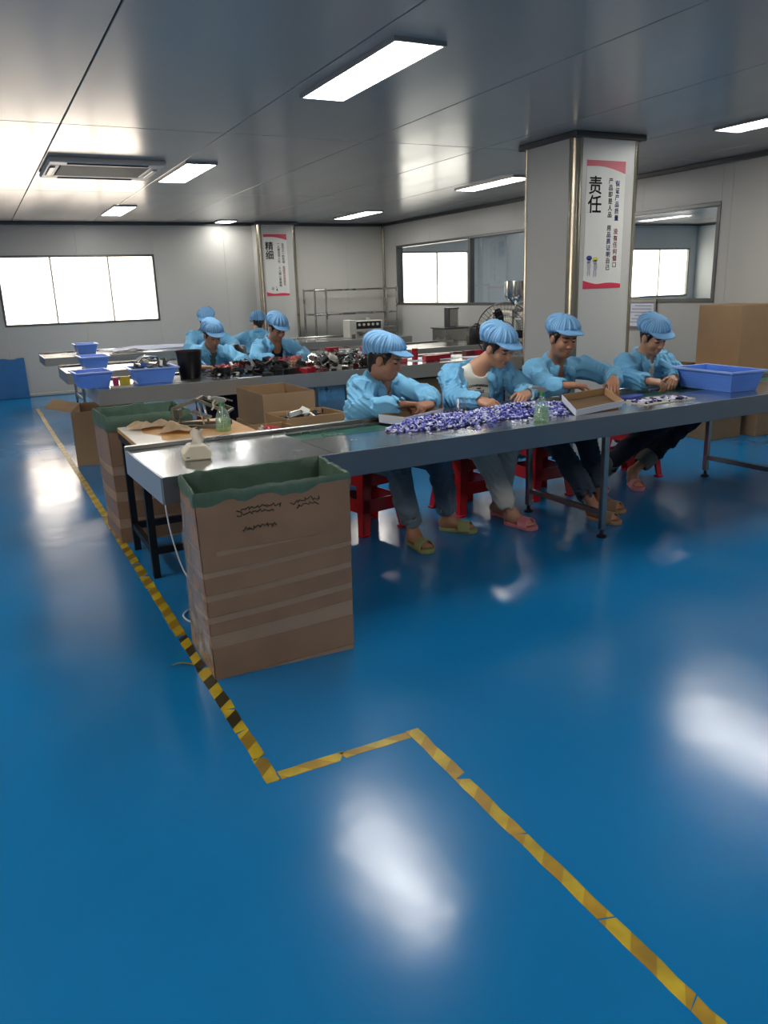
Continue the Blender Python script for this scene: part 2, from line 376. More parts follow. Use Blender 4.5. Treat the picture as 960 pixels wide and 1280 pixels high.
def window(name, label, axis, p, hole, cuts, pane, frame='win_frame', fw_=.035, dep=.12, mull=None, mw_=.03, pz=.055):
    """window in a wall hole; frame bars, mullions and each pane are parts"""
    w = struct(thing(name, None, None), label)
    a0, a1, z0, z1 = hole; d0, d1 = p - .012, p + dep
    def bx(u0, u1, d0, d1, za, zb): return B().box(u0, u1, d0, d1, za, zb) if axis == 'y' else B().box(d0, d1, u0, u1, za, zb)
    for u0, u1, za, zb in ((a0, a1, z0, z0 + fw_), (a0, a1, z1 - fw_, z1), (a0, a0 + fw_, z0 + fw_, z1 - fw_), (a1 - fw_, a1, z0 + fw_, z1 - fw_)):
        bx(u0, u1, d0, d1, za, zb).done('window_frame', frame, w, bevel=.004)
    us = [a0 + fw_] + list(cuts) + [a1 - fw_]
    for k, c in enumerate(cuts):
        bx(c - mw_ / 2, c + mw_ / 2, p + .005, p + .09, z0 + fw_, z1 - fw_).done('mullion', mull or frame, w, bevel=.004)
    for u0, u1 in zip(us, us[1:]):
        bx(u0, u1, p + pz, p + pz + .008, z0 + fw_, z1 - fw_).done('window_pane', pane, w)
    return w
window('window_1', 'bright frosted window in the back wall', 'y', Y1, WB, (1.27, 2.18), 'pane', mull='mullion', mw_=.028)
window('window_2', 'two-part glass window in the right wall near the shelf rack', 'x', X1, W1, (11.45,), 'glass', fw_=.04, mw_=.07)
window('window_3', 'glass window in the right wall beside the pillar', 'x', X1, W2, (), 'glass', fw_=.045)
window('window_4', 'bright frosted window of the next room seen through the long window', 'y', Y1, WA1, (8.64,), 'pane_cool', mull='mullion')
window('window_5', 'bright frosted window of the next room seen beside the pillar', 'y', Y1, WA2, (13.85, 14.8), 'pane_cool', mull='mullion')
window('window_6', 'frosted window in the left wall', 'x', X0 - .1, (1.0, 4.0, 1.1, 2.3), (2.0, 3.0), 'pane', mull='mullion', dep=.1)

# pillars
def pillar(name, label, x0, x1, y0, y1, sides=4):
    p = struct(thing(name, None, None), label)
    w = .075
    B().box(x0 + .02, x1 - .02, y0 + .02, y1 - (.02 if y1 < Y1 else 0), 0, CZ).done('pillar_core', 'alu_dark', p)
    for (a0, a1, c0, c1) in ((x0 + w, x1 - w, y0, y0 + .02), (x0 + w, x1 - w, y1 - .02, y1), (x0, x0 + .02, y0 + w, y1 - (w if y1 < Y1 else 0)), (x1 - .02, x1, y0 + w, y1 - (w if y1 < Y1 else 0))):
        B().box(a0, a1, c0, c1, 0, CZ).done('pillar_panel', 'wall', p)
    for cx, cy in ((x0, y0), (x1, y0), (x0, y1), (x1, y1)):
        sx = 1 if cx == x0 else -1; sy = 1 if cy == y0 else -1
        if cy > Y1 - .05: continue
        bb = B(); prof = []
        for k in range(7):
            a = math.pi / 2 * k / 6
            prof.append((cx + sx * (w - (w + .006) * math.cos(a)), cy + sy * (w - (w + .006) * math.sin(a))))
        prof += [(cx + sx * w, cy + sy * .01), (cx + sx * .01, cy + sy * w)]
        bb.prism(prof, CZ - .05); bb.done('corner_trim', 'steel_corner', p, smooth=True)
    for (a0, a1, c0, c1) in ((x0 - .03, x1 + .03, y0 - .03, y0), (x0 - .03, x0, y0, y1), (x1, x1 + .03, y0, y1), (x0 - .03, x1 + .03, y1, y1 + .03)):
        if c1 > Y1: continue
        B().box(a0, a1, c0, c1, CZ - .05, CZ).done('cove', 'alu_dark', p, bevel=.008)
    return p
pillar('pillar', 'square white pillar with steel corners carrying a slogan poster', 4.74, 5.48, 5.66, 6.40)
pillar('pillar', 'shallow white pillar standing out from the back wall with a poster', 4.74, 5.48, 14.2, Y1)

# ------------------------------------------------------------------ ceiling lamps, air conditioner
def lamp(label, xc, y0, y1, z=CZ, w=.31, on=True):
    t = thing('ceiling_lamp', label, 'lamp', (xc, (y0 + y1) / 2, z), 0, 'flat panel lamps on the ceiling')
    h = (y1 - y0) / 2
    f = B(); f.box(-w / 2, -w / 2 + .014, -h, h, -.022, 0).box(w / 2 - .014, w / 2, -h, h, -.022, 0).box(-w / 2 + .014, w / 2 - .014, -h, -h + .014, -.022, 0).box(-w / 2 + .014, w / 2 - .014, h - .014, h, -.022, 0)
    f.done('lamp_frame', 'lamp_frame', t)
    B().box(-w / 2 + .014, w / 2 - .014, -h + .014, h - .014, -.019, -.008).done('diffuser', 'lamp', t)
    return t
lamp('large bright panel lamp on the ceiling nearest the viewer', 2.26, 3.93, 5.24)
lamp('bright panel lamp on the ceiling beside the air conditioner', 2.18, 8.04, 9.37)
lamp('small looking panel lamp on the ceiling in front of the back window', 2.11, 11.9, 13.2)
lamp('panel lamp on the ceiling at the right edge above the big carton', 6.0, 3.93, 5.22)
lamp('panel lamp on the ceiling just left of the near pillar', 6.0, 8.07, 9.36)
lamp('panel lamp on the ceiling in front of the steel shelf rack', 6.03, 12.05, 13.4)
lamp('sliver of a panel lamp on the ceiling close to the back pillar', 4.15, 13.9, 14.3)
lamp('unseen panel lamp added on the left', -1.5, 3.93, 5.24)  # unseen lamps of this room, on the same pitch, added for ambient light
lamp('unseen panel lamp added by the left window', -1.5, -.2, 1.1)
lamp('unseen panel lamp added beside the back window', -1.5, 8.04, 9.37)
lamp('unseen panel lamp added above the viewer', 2.26, -.2, 1.1)
lamp('unseen panel lamp added behind the viewer on the right', 6.0, -.2, 1.1)
for k, (lx, ly) in enumerate(((10.2, 12.2), (10.2, 8.5), (14, 10.5), (14, 6.5))):
    lamp(['lamp of the next room by its first window', 'lamp of the next room behind the near pillar', 'lamp of the next room seen through the window beside the pillar', 'nearer lamp of the next room at its far side'][k], lx, ly - .65, ly + .65, 2.83)
pp = thing('ceiling_pipe', 'white pipe with a small camera under the ceiling of the next room', 'pipe', (0, 0, 0))
B().tube([(13.6, 11.2, 2.62), (15.9, 11.2, 2.62)], .03).done('pipe', 'white_pl', pp, smooth=True)
B().cyl((14.3, 11.2, 2.62), (14.3, 11.2, 2.83), .02).done('hanger', 'white_pl', pp)
B().obox((14.6, 11.15, 2.52), (.16, .12, .09)).done('junction_box', 'ac_grille', pp, bevel=.01)

ac = thing('air_conditioner', 'white ceiling cassette air conditioner with a slatted grey grille', 'air conditioner', (1.33, 8.58, CZ))
bb = B(); 
for (x0, x1, y0, y1) in ((-.52, .52, -.53, -.33), (-.52, .52, .33, .53), (-.52, -.40, -.33, .33), (.40, .52, -.33, .33)): bb.box(x0, x1, y0, y1, -.045, 0)
bb.done('housing', 'ac', ac, bevel=.012)
for sy in (-1, 1): B().box(-.36, .36, sy * .455 - .03, sy * .455 + .03, -.052, -.04).done('air_flap', 'ac_dark', ac, bevel=.004)
for sx in (-1, 1): B().obox((sx * .465, 0, -.05), (.05, .5, .014)).done('end_cap', 'lamp_frame', ac, bevel=.006)
B().box(-.4, .4, -.33, .33, -.02, -.005).done('grille_backing', 'ac_dark', ac)
for k in range(22):
    B().box(-.395, .395, -.32 + k * .0305 - .007, -.32 + k * .0305 + .007, -.044, -.022).done('grille_slat', 'ac_grille', ac)
# ------------------------------------------------------------------ floor marking tape
def tape_run(label, a, bnd, w, ink, seed):
    a, bnd = Vector((*a, 0)), Vector((*bnd, 0)); d = bnd - a; L = d.length; ang = math.atan2(d.y, d.x)
    t = thing('floor_tape', label, 'tape', (a.x, a.y, 0), ang, 'yellow marking tape on the floor')
    r = random.Random(seed); s = 0
    while s < L - .01:
        l = r.uniform(.17, .42); e = min(s + l, L)
        if L - e < .08: e = L
        y0, y1 = -w / 2 + r.uniform(-.003, .003), w / 2 + r.uniform(-.003, .003)
        k0, k1 = r.uniform(-.02, .02), r.uniform(-.02, .02)
        if s == 0: k0 = 0
        if e == L: k1 = 0
        n = 5; top = [(s - k0 + (e - s + k0 - k1) * i / n, y1 + (r.uniform(-.003, .003) if 0 < i < n else 0)) for i in range(n + 1)]
        bot = [(s + k0 + (e - s - k0 + k1) * i / n, y0 + (r.uniform(-.002, .002) if 0 < i < n else 0)) for i in range(n + 1)]
        o = B().prism(bot + top[::-1], .0012).done('tape_strip', 'tape', t)
        v = ink(s + l / 2, r); o.color = (v, v, v, 1)
        s = e + r.choice((.003, .004, .006, .018))
    return t
tape_run('long yellow and black hazard tape running past the cardboard boxes', (.655, 12.8), (.655, 2.19), .05, lambda s, r: 1.0 if 9.3 < s < 10.35 else (r.choice((.25, .6, .4)) if s > 7.3 else .08), 3)
tape_run('short crosswise yellow floor tape joining the two long ones', (.682, 2.215), (1.175, 2.215), .046, lambda s, r: .05, 4)
tape_run('yellow floor tape running to the bottom right corner of the picture', (1.2, 2.24), (1.2, .3), .048, lambda s, r: r.choice((0, .1, .25)), 5)
fr = B().grid(6, 2, lambda u, v: V(.63 - u * .11, 3.18 + .02 * math.sin(3 * u) + (v - .5) * .02 * (1 - u * .8), .002 + .012 * math.sin(2.5 * u)))
tag(fr.done('tape_scrap', 'tape', thick=.0008), 'loose curled end of tape sticking out on the floor', 'tape')

# ------------------------------------------------------------------ steel work tables
def worktable(name, label, loc, rot, L, D, legs, z=.775, apron=.125, belt=None, lip=.022, legbar=True, group=None, am='steel_apron_lit'):
    t = thing(name, label, 'table', loc, rot, group)
    zb = z - apron
    if belt:
        bx, b0, b1 = belt
        B().box(0, bx, .0, D, z - .004, z).done('end_plate', 'steel_top', t)
        B().box(bx + .003, L, .0, b0, z - .004, z).done('front_deck', 'steel_top', t)
        B().box(bx + .003, L, b1, D, z - .004, z).done('back_deck', 'steel_top', t)
        B().box(bx, L, b0, b1, z - .03, z - .014).done('conveyor_belt', 'belt', t)
        B().box(bx, L, b0 - .006, b0, z - .035, z).box(bx, L, b1, b1 + .006, z - .035, z - .0001).done('belt_guide', 'steel', t)
        B().cyl((bx + .03, b0, z - .035), (bx + .03, b1, z - .035), .02).done('roller', 'steel', t, smooth=True)
    else:
        B().box(0, L, 0, D, z - .02, z).done('table_top', 'steel_top', t, bevel=.003)
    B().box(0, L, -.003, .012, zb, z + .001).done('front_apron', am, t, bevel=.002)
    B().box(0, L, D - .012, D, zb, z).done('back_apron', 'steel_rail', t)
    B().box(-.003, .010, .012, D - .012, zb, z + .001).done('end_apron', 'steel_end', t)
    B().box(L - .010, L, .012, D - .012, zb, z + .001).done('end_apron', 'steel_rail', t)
    if lip: B().box(-.002, L, D - .03, D + .003, z, z + lip).done('back_rim', 'steel', t, bevel=.003)
    for lx in legs:
        for ly in (.035, D - .035):
            lg = B().box(lx - .019, lx + .019, ly - .019, ly + .019, .05, zb + .02).done('leg', 'steel_leg', t, bevel=.004)
            B().lathe([(.030, 0), (.030, .012), (.012, .02), (.010, .055)], (lx, ly, 0), 14).done('foot_pad', 'rubber', lg, smooth=True)
        if legbar: B().box(lx - .013, lx + .013, .055, D - .055, .14, .175).done('cross_bar', 'steel_leg', t, bevel=.003)
    return t
worktable('conveyor_table', 'long stainless conveyor table in front with a green belt where four workers sit', (.64, 3.485, 0), math.radians(2.1), 6.3, .79, (.87, 2.70, 4.53, 6.1), belt=(.86, .45, .69), am='steel_rail')
worktable('work_table', 'second stainless table piled with black and red parts', (.885, 7.3, 0), 0, 5.9, .92, (.3, 2.4, 4.3, 5.6), z=.78, apron=.14)
worktable('work_table', 'third stainless table behind the seated pair of workers', (.82, 9.25, 0), 0, 6.2, .95, (.4, 2.4, 4.4, 5.9), z=.78, apron=.12)
worktable('work_table', 'farthest stainless table before the back wall', (.80, 11.95, 0), 0, 5.8, 1.05, (.45, 2.4, 4.2, 5.5), z=.78, apron=.11)

# ------------------------------------------------------------------ cardboard boxes with a bag liner
def carton(name, label, loc, rot, sx, sy, h, m='card', open_=True, flaps=(), fill=None, taper=0, t_=.006, cat='box'):
    """corrugated carton: four walls, bottom, optional flaps (side, angle, length)"""
    t = thing(name, label, cat, loc, rot)
    hx, hy = sx / 2, sy / 2
    if open_:
        for nm, x0, x1, y0, y1 in (('front_wall', -hx, hx, -hy, -hy + t_), ('back_wall', -hx, hx, hy - t_, hy), ('side_wall', -hx, -hx + t_, -hy + t_, hy - t_), ('side_wall', hx - t_, hx, -hy + t_, hy - t_)):
            B().box(x0, x1, y0, y1, 0, h).done(nm, m, t, bevel=.0015)
        B().box(-hx + t_, hx - t_, -hy + t_, hy - t_, .001, .008).done('bottom', 'card_in', t)
    else:
        B().box(-hx, hx, -hy, hy, 0, h).done('body', m, t, bevel=.004)
        for s in (-1, 1): B().box(-hx + .002, hx - .002, (.002 if s > 0 else -hy + .003), (hy - .003 if s > 0 else -.002), h, h + .004).done('top_flap', m, t)
        B().box(-hx + .01, hx - .01, -.03, .03, h + .004, h + .0055).done('tape_strip', 'tape_brown', t)
    for side, ang, ln in flaps:
        a = math.radians(ang); c, s = math.cos(a), math.sin(a)
        if side in 'LR':
            q = -1 if side == 'L' else 1
            p = [(q * hx, -hy + .01, h), (q * hx, hy - .01, h), (q * (hx + ln * c), hy - .01, h + ln * s), (q * (hx + ln * c), -hy + .01, h + ln * s)]
        else:
            q = -1 if side == 'F' else 1
            p = [(-hx + .01, q * hy, h), (hx - .01, q * hy, h), (hx - .01, q * (hy + ln * c), h + ln * s), (-hx + .01, q * (hy + ln * c), h + ln * s)]
        bb = B(); bb._f([bb.bm.verts.new(v) for v in p]); bb.done('flap', 'card_pale', t, thick=.005)
    return t
def lined_box(label, bot, top, h, seed, bands, scribble=False, fold=.052, depth=.42):
    """tall taped carton with a green bag folded over its rim; bot / top are four xy corners (counter-clockwise from front left)"""
    cx = sum(p[0] for p in bot) / 4; cy = sum(p[1] for p in bot) / 4
    t = thing('lined_carton', label, 'box', (cx, cy, 0))
    bo = [V(p[0] - cx, p[1] - cy, 0) for p in bot]; to = [V(p[0] - cx, p[1] - cy, h) for p in top]
    r = random.Random(seed)
    def wallpt(i, u, f, off):
        a = bo[i].lerp(to[i], f); b_ = bo[(i + 1) % 4].lerp(to[(i + 1) % 4], f)
        p = a.lerp(b_, u); d = (b_ - a).normalized(); n = V(d.y, -d.x, 0)
        bulge = .012 * math.sin(math.pi * u) * math.sin(math.pi * min(f, .9)) if f < 1 else 0
        return p + n * (off + bulge)
    for i, nm in enumerate(('front_wall', 'side_wall', 'back_wall', 'side_wall')):
        bb = B(); bb.grid(7, 9, lambda u, v: wallpt(i, u, v, 0)); bb.done(nm, 'card_dull', t, thick=.006, smooth=True)
    bb = B(); bb._f([bb.bm.verts.new(p + V(0, 0, .006)) for p in bo]); bb.done('bottom', 'card_in', t, thick=.004)
    for (f0, f1, tilt, m, s0, s1) in bands:     # tape bands wrap front and left faces (and the right one)
        for i, (k0, k1) in ((0, (0, tilt)), (3, (-tilt * .6, 0)), (1, (tilt, tilt * 1.3))):
            bb = B(); a0, a1 = (s0, s1) if i == 0 else (0, 1)
            bb.grid(8, 2, lambda u, v: wallpt(i, a0 + (a1 - a0) * u, f0 + (f1 - f0) * v + k0 + (k1 - k0) * (a0 + (a1 - a0) * u), .0022 + (.0012 if m == 'film' else 0) + .0006 * (hash((round(f0 * 100), i)) % 3)))
            bb.done('tape_strip', m, t)
    # bag
    per = []
    for i in range(4):
        for k in range(26): per.append((i, k / 26))
    n = len(per)
    wob = [r.uniform(-1, 1) for _ in range(n)]
    for _ in range(3): wob = [(wob[i - 1] + 2 * wob[i] + wob[(i + 1) % n]) / 4 for i in range(n)]
    def ring(zoff, out, amp, sgn=1):
        res = []
        for j, (i, u) in enumerate(per):
            p = wallpt(i, u, 1, 0); c = V(0, 0, h); q = (p - c); q.z = 0
            nrm = q.normalized()
            res.append(p + nrm * (out + amp * wob[j] * .5) + V(0, 0, zoff + amp * wob[(j * 3) % n] * sgn))
        return res
    bb = B()
    rings = [ring(-fold, .008, .020), ring(-fold * .5, .012, .012), ring(-.004, .008, .007), ring(.006, .001, .008), ring(.0, -.009, .008), ring(-.05, -.016, .02), ring(-.2, -.024, .03), ring(-depth, -.034, .03)]
    rows = [[bb.bm.verts.new(p) for p in q] for q in rings]
    bb.loft(rows, caps=False); bb._f(rows[-1])
    bb.done('bag_liner', 'bag', t, thick=.0015, smooth=True)
    if scribble:
        rr_ = random.Random(5); ph = [rr_.uniform(0, 6) for _ in range(6)]
        bb = B(); bb.grid(16, 30, lambda u, v: wallpt(3, .03 + .94 * u, .03 + .86 * v, .006 + .0035 * math.sin(9 * u + 14 * v + ph[0]) + .003 * math.sin(23 * v - 8 * u + ph[1]) + .002 * math.sin(31 * u + 9 * v + ph[2])))
        bb.done('crinkled_film', 'film', t, smooth=True)
        for k, (u0, u1, f, dz, nn) in enumerate(((.24, .55, .90, .012, 26), (.24, .5, .875, .01, 20), (.60, .80, .90, .012, 18), (.27, .50, .80, .014, 24), (.62, .78, .875, .010, 12))):
            pts = []
            for q in range(nn):
                u = u0 + (u1 - u0) * (q / nn) + r.uniform(-.012, .012)
                f_ = f - .012 + dz * math.sin(q * 2.3 + k) * (.4 + .6 * math.sin(q * .7) ** 2) + .012 * math.sin(3 * q / nn) + r.uniform(-.003, .003)
                pts.append(wallpt(0, u, f_, .0052))
            B().tube(pts, .0022, 5).done('marker_scribble', 'ink', t)
    return t
FB = [(.68, 2.985), (1.305, 2.965), (1.325, 3.40), (.69, 3.43)]
FT = [(.668, 3.005), (1.338, 3.01), (1.37, 3.415), (.705, 3.415)]
lined_box('nearest tall taped cardboard box with a green bag folded over its rim', FB, FT, .795, 11,
          [(.0, .177, .03, 'tape_brown', 0, 1), (.247, .315, .045, 'tape_brown', 0, 1), (.35, .435, .045, 'tape_brown', 0, 1), (.468, .56, .045, 'tape_brown', 0, 1),
           (.59, .667, .04, 'tape_brown', 0, 1), (.70, .97, 0, 'tape_brown', 0, 1), (.668, .70, .04, 'tape_brown', 0, .09)], scribble=True)
lined_box('second tall taped box with a green bag, beside the plywood bench', [(.655, 5.17), (1.17, 5.17), (1.17, 5.66), (.64, 5.66)], [(.65, 5.16), (1.18, 5.16), (1.18, 5.68), (.635, 5.68)], .83, 21,
          [(.0, .12, .02, 'tape_brown', 0, 1), (.2, .34, -.02, 'tape_brown', 0, 1), (.42, .55, -.03, 'tape_brown', 0, 1), (.62, .92, 0, 'tape_brown', 0, 1)], fold=.09)
t = carton('open_carton', 'open cardboard box with one flap hanging out on the aisle side, under the second table', (1.09, 8.27, 0), math.radians(-12), .66, .74, .52, flaps=(('L', 14, .24),), m='card')
carton('open_carton', 'open plain cardboard box, its four walls upright, below the second table', (2.25, 6.58, .47), 0, .46, .74, .28, m='card')
carton('closed_carton', 'closed cardboard box underneath the open one', (2.25, 6.58, 0), 0, .5, .76, .465, m='card', open_=False)
carton('open_carton', 'low open box of metal scraps just behind the front table', (2.02, 5.26, 0), math.radians(4), .46, .36, .72, m='card_pale')
carton('open_carton', 'narrow open box of small parts beside the plywood bench', (1.63, 4.93, 0), math.radians(2), .30, .27, .705, m='card_pale')
carton('closed_carton', 'brown carton on the floor under the second table behind the first worker', (4.35, 7.72, 0), 0, .62, .5, .60, open_=False)
# right-hand cartons
carton('closed_carton', 'big tall brown carton standing on the stack at the right', (6.83, 5.62, .665), 0, .5, .52, .63, open_=False)
carton('closed_carton', 'brown carton on the floor at the right, under the big one', (6.55, 5.66, 0), 0, .44, .5, .60, open_=False)
carton('closed_carton', 'brown carton on the floor at the far right edge', (7.1, 5.62, 0), 0, .46, .62, .60, open_=False)
carton('flat_carton', 'folded flat cartons lying between the stacked boxes', (6.72, 5.58, .605), math.radians(3), .9, .66, .05, open_=False, m='card_pale')
carton('open_carton', 'opened brown carton with a raised flap behind the blue basket at the right', (6.55, 6.22, .0), math.radians(6), .42, .40, .70, flaps=(('L', -25, .12), ('B', 76, .17)))

# ------------------------------------------------------------------ plywood bench with black legs
bt = thing('plywood_bench', 'worn plywood bench top on a black steel frame', 'table', (.70, 4.36, 0))
for k in range(2):
    B().box(0 + k * .352, .350 + k * .352, 0, .74, .742, .77).done('plywood_board', 'plywood', bt, bevel=.003)
B().prism([(0, 0), (.20, 0), (.15, .12), (.17, .25), (.10, .42), (.12, .6), (.08, .74), (0, .74)], .002, Matrix.Translation((0, 0, .7703))).done('laminate_sheet', 'laminate', bt)
B().box(0, .70, .01, .73, .70, .741).done('apron', 'black_steel', bt)
for lx, ly in ((.02, .03), (.02, .63), (.67, .03), (.67, .63)):
    B().box(lx - .02, lx + .02, ly - .02, ly + .02, 0, .70).done('leg', 'black_steel', bt)
for z_ in (.16,):
    for (x0, x1, y0, y1) in ((.005, .035, .05, .61), (.655, .685, .05, .61), (.04, .65, .015, .045), (.04, .65, .615, .645)):
        B().box(x0, x1, y0, y1, z_ - .02, z_ + .02).done('stretcher', 'black_steel', bt)
def cloth(label, c, rot, sx, sy, h, seed, m='cloth', nm='work_cloth'):
    r = random.Random(seed); ph = [r.uniform(0, 6.3) for _ in range(8)]
    t = B(); M3 = Rz(rot)
    def f(u, v):
        x, y = (u - .5) * sx, (v - .5) * sy
        k = math.sin(7 * u + ph[0] + 2 * v) * .5 + math.sin(11 * v + ph[1] + 3 * u) * .35 + math.sin(15 * (u + v) + ph[2]) * .2
        edge = min(u, 1 - u, v, 1 - v) * 5; edge = min(edge, 1)
        x *= 1 - .12 * math.sin(5 * v + ph[3]); y *= 1 - .12 * math.sin(5 * u + ph[4])
        return V(*(M3 @ V(x, y, 0))) + V(c[0], c[1], c[2] + .004 + h * max(.05, .5 + .5 * k) * (.35 + .65 * edge))
    t.grid(22, 16, f)
    return tag(t.done(nm, m, thick=.003, smooth=True), label, 'cloth')
cloth('crumpled beige cloth on the far left corner of the plywood bench', (.88, 4.95, .7725), .35, .25, .13, .055, 2)
cloth('beige rag with a folded edge next to the metal jig', (.985, 4.70, .7725), -.5, .19, .13, .060, 5)
jg = thing('metal_jig', 'old grey hinged metal jig standing on the plywood bench', 'tool', (1.14, 4.80, .7725), math.radians(-28))
for sy in (-1, 1):
    B().bar((-.14, sy * .075, .012), (.17, sy * .075, .012), .016, .022).done('base_rail', 'jig', jg, bevel=.002)
    B().bar((-.13, sy * .07, .02), (-.13, sy * .07, .12), .014).done('upright', 'jig', jg, bevel=.002)
    B().bar((-.14, sy * .07, .12), (.02, sy * .07, .175), .014, .02).done('upper_arm', 'jig', jg, bevel=.002)
    B().bar((.02, sy * .07, .175), (.20, sy * .07, .095), .014, .02).done('upper_arm', 'jig', jg, bevel=.002)
    B().bar((.02, sy * .055, .16), (.05, sy * .055, .0205), .010).done('spring_rod', 'chrome', jg)
    B().cyl((.18, sy * .075, .0), (.18, sy * .075, .03), .012).done('foot', 'jig', jg)
for (x_, z_) in ((-.14, .012), (.16, .012), (-.13, .12), (.02, .175), (.20, .095)): B().bar((x_, -.085, z_), (x_, .085, z_), .014).done('cross_rod', 'jig', jg)
B().obox((-.13, 0, .085), (.05, .09, .06)).done('clamp_block', 'jig', jg, bevel=.006)
B().obox((.02, 0, .075), (.12, .09, .012), Matrix.Rotation(.35, 3, 'Y')).done('press_plate', 'steel', jg, bevel=.002)
B().tube([(.10, .0, .13), (.16, .02, .17), (.215, .03, .15)], .006).done('lever', 'chrome', jg, smooth=True)

def spray_bottle(label, loc, rot, s=1.0, level=.5):
    t = thing('spray_bottle', label, 'bottle', loc, rot, 'clear spray bottles')
    prof = [(.001, 0), (.042, 0), (.046, .006), (.046, .03), (.043, .07), (.034, .105), (.022, .128), (.015, .138), (.015, .150)]
    B().lathe([(r * s, z * s) for r, z in prof], n=24, caps=False).done('bottle_body', 'bottle', t, smooth=True)
    lv = [(.001, .003), (.040, .003), (.043, .01), (.043, .03), (.040, level * .13)]
    B().lathe([(r * s, z * s) for r, z in lv], n=20).done('liquid', 'liquid', t, smooth=True)
    B().cyl((0, 0, .148 * s), (0, 0, .170 * s), .0175 * s, .016 * s).done('collar', 'spray_green', t, smooth=True)
    B().prism([(-.03 * s, .166 * s), (.022 * s, .168 * s), (.03 * s, .180 * s), (.016 * s, .195 * s), (-.03 * s, .205 * s), (-.062 * s, .203 * s), (-.062 * s, .190 * s), (-.03 * s, .186 * s)], .022 * s, Matrix(((1, 0, 0, 0), (0, 0, 1, -.011 * s), (0, 1, 0, 0), (0, 0, 0, 1)))).done('spray_head', 'spray_head', t, bevel=.003)
    B().cyl((-.078 * s, 0, .197 * s), (-.062 * s, 0, .197 * s), .010 * s, .011 * s).done('nozzle', 'spray_white', t, smooth=True)
    B().tube([(-.036 * s, 0, .186 * s), (-.052 * s, 0, .165 * s), (-.050 * s, 0, .140 * s), (-.062 * s, 0, .125 * s)], .0055 * s).done('trigger', 'spray_white', t, smooth=True)
    B().cyl((0, 0, .008 * s), (0, 0, .149 * s), .0025 * s).done('dip_tube', 'spray_white', t)
    return t
spray_bottle('clear spray bottle on the plywood bench next to the metal jig', (1.235, 4.58, .7705), -.47, 1.0, .55)
spray_bottle('clear greenish spray bottle at the edge of the front table before the blue parts', (2.905, 3.70, .7755), -.47, 1.0, .6)

td = thing('tissue_box', 'cream tissue holder with a tissue pulled out, on the end of the front table', 'tissue box', (.885, 3.83, .7755), math.radians(-8))
B().prism([(-.065, 0), (.065, 0), (.072, .036), (.036, .072), (-.036, .072), (-.072, .036)], .11, Matrix(((1, 0, 0, 0), (0, 0, 1, -.055), (0, 1, 0, 0), (0, 0, 0, 1)))).done('holder', 'cream', td, bevel=.006)
B().box(-.03, .03, -.012, .012, .072, .0735).done('slot_rim', 'spray_white', td)
B().grid(8, 7, lambda u, v: V(-.028 + .056 * u + .02 * v + .008 * math.sin(6 * v), .014 * math.sin(5 * u + 2 * v), .07 + .075 * v * (1 - .25 * (u - .3) ** 2) + .006 * math.sin(9 * u))).done('tissue', 'tissue', td, thick=.0008, smooth=True)
B().box(-.055, -.038, -.0565, -.0555, .014, .018).done('small_print', 'ink', td)

# ------------------------------------------------------------------ cartons trays, small parts, basket on the front table
ZT = .7765
def tray(label, corners, h, tilt=0, zb=ZT):
    """shallow carton tray from four floor corners ccw (front-left first)"""
    cx = sum(p[0] for p in corners) / 4; cy = sum(p[1] for p in corners) / 4
    t = thing('carton_tray', label, 'tray', (cx, cy, zb + .17 * math.sin(tilt)), 0, 'shallow carton trays on the front table'); t.rotation_euler = (tilt, 0, 0)
    P = [V(p[0] - cx, p[1] - cy, 0) for p in corners]
    bb = B(); bb._f([bb.bm.verts.new(p) for p in P]); bb.done('tray_bottom', 'card', t, thick=-.004)
    for i in range(4):
        a, b_ = P[i], P[(i + 1) % 4]; d = (b_ - a).normalized(); n = V(d.y, -d.x, 0)
        o = n * .006
        bb = B(); bb.hexa([a, b_, b_ + V(0, 0, 0) - n * .004, a - n * .004, a + o + V(0, 0, h), b_ + o + V(0, 0, h), b_ + o - n * .004 + V(0, 0, h), a + o - n * .004 + V(0, 0, h)])
        bb.done('tray_wall', ['white_label', 'card'][0] if i in (0, 3) else 'card_pale', t)
    return t, P
tr1, P1c = tray('white-sided carton tray under the hands of the first worker', [(2.165, 4.03), (2.52, 4.19), (2.40, 4.30), (2.10, 4.235)], .05)
tray('open carton tray held by the third worker', [(3.165, 3.70), (3.60, 3.77), (3.70, 4.05), (3.30, 4.00)], .042, math.radians(9))
# printed strip on the first tray
a, b_ = P1c[0], P1c[1]; d = (b_ - a).normalized(); n = V(d.y, -d.x, 0)
bb = B()
for k in range(14):
    if k in (3, 8): continue
    p = a + d * (.05 + k * .019) + n * .0072 + V(0, 0, .030)
    bb.obox(p, (.011, .0012, .012), Rz(math.atan2(d.y, d.x)))
bb.done('printed_lettering', 'ink', tr1)
def small_parts(name, label, n, region, heap, seed, mats, dims, kind='stuff'):
    r = random.Random(seed); bb = B()
    for i in range(n):
        x, y = region(r); hmax = heap(x, y)
        if hmax <= .003: hmax = .004
        z = ZT + .006 + r.random() ** .7 * max(hmax - .006, 0)
        l, w = r.choice(dims); l *= r.uniform(.8, 1.2)
        a = r.uniform(0, math.pi * 2); e = r.uniform(-.6, .6) if hmax > .015 else 0
        d = V(math.cos(a) * math.cos(e), math.sin(a) * math.cos(e), math.sin(e)); c = V(x, y, z)
        bb.mi = r.choices(range(len(mats)), [3.2, 3.0, 3.6, 1.8][:len(mats)])[0]
        if r.random() < .55: bb.cyl(c - d * l / 2, c + d * l / 2, w / 2, w / 2 * .8, n=6)
        else: bb.bar(c - d * l / 2, c + d * l / 2, w, w * .6)
    return tag(bb.done(name, mats), label, 'parts', None, kind)
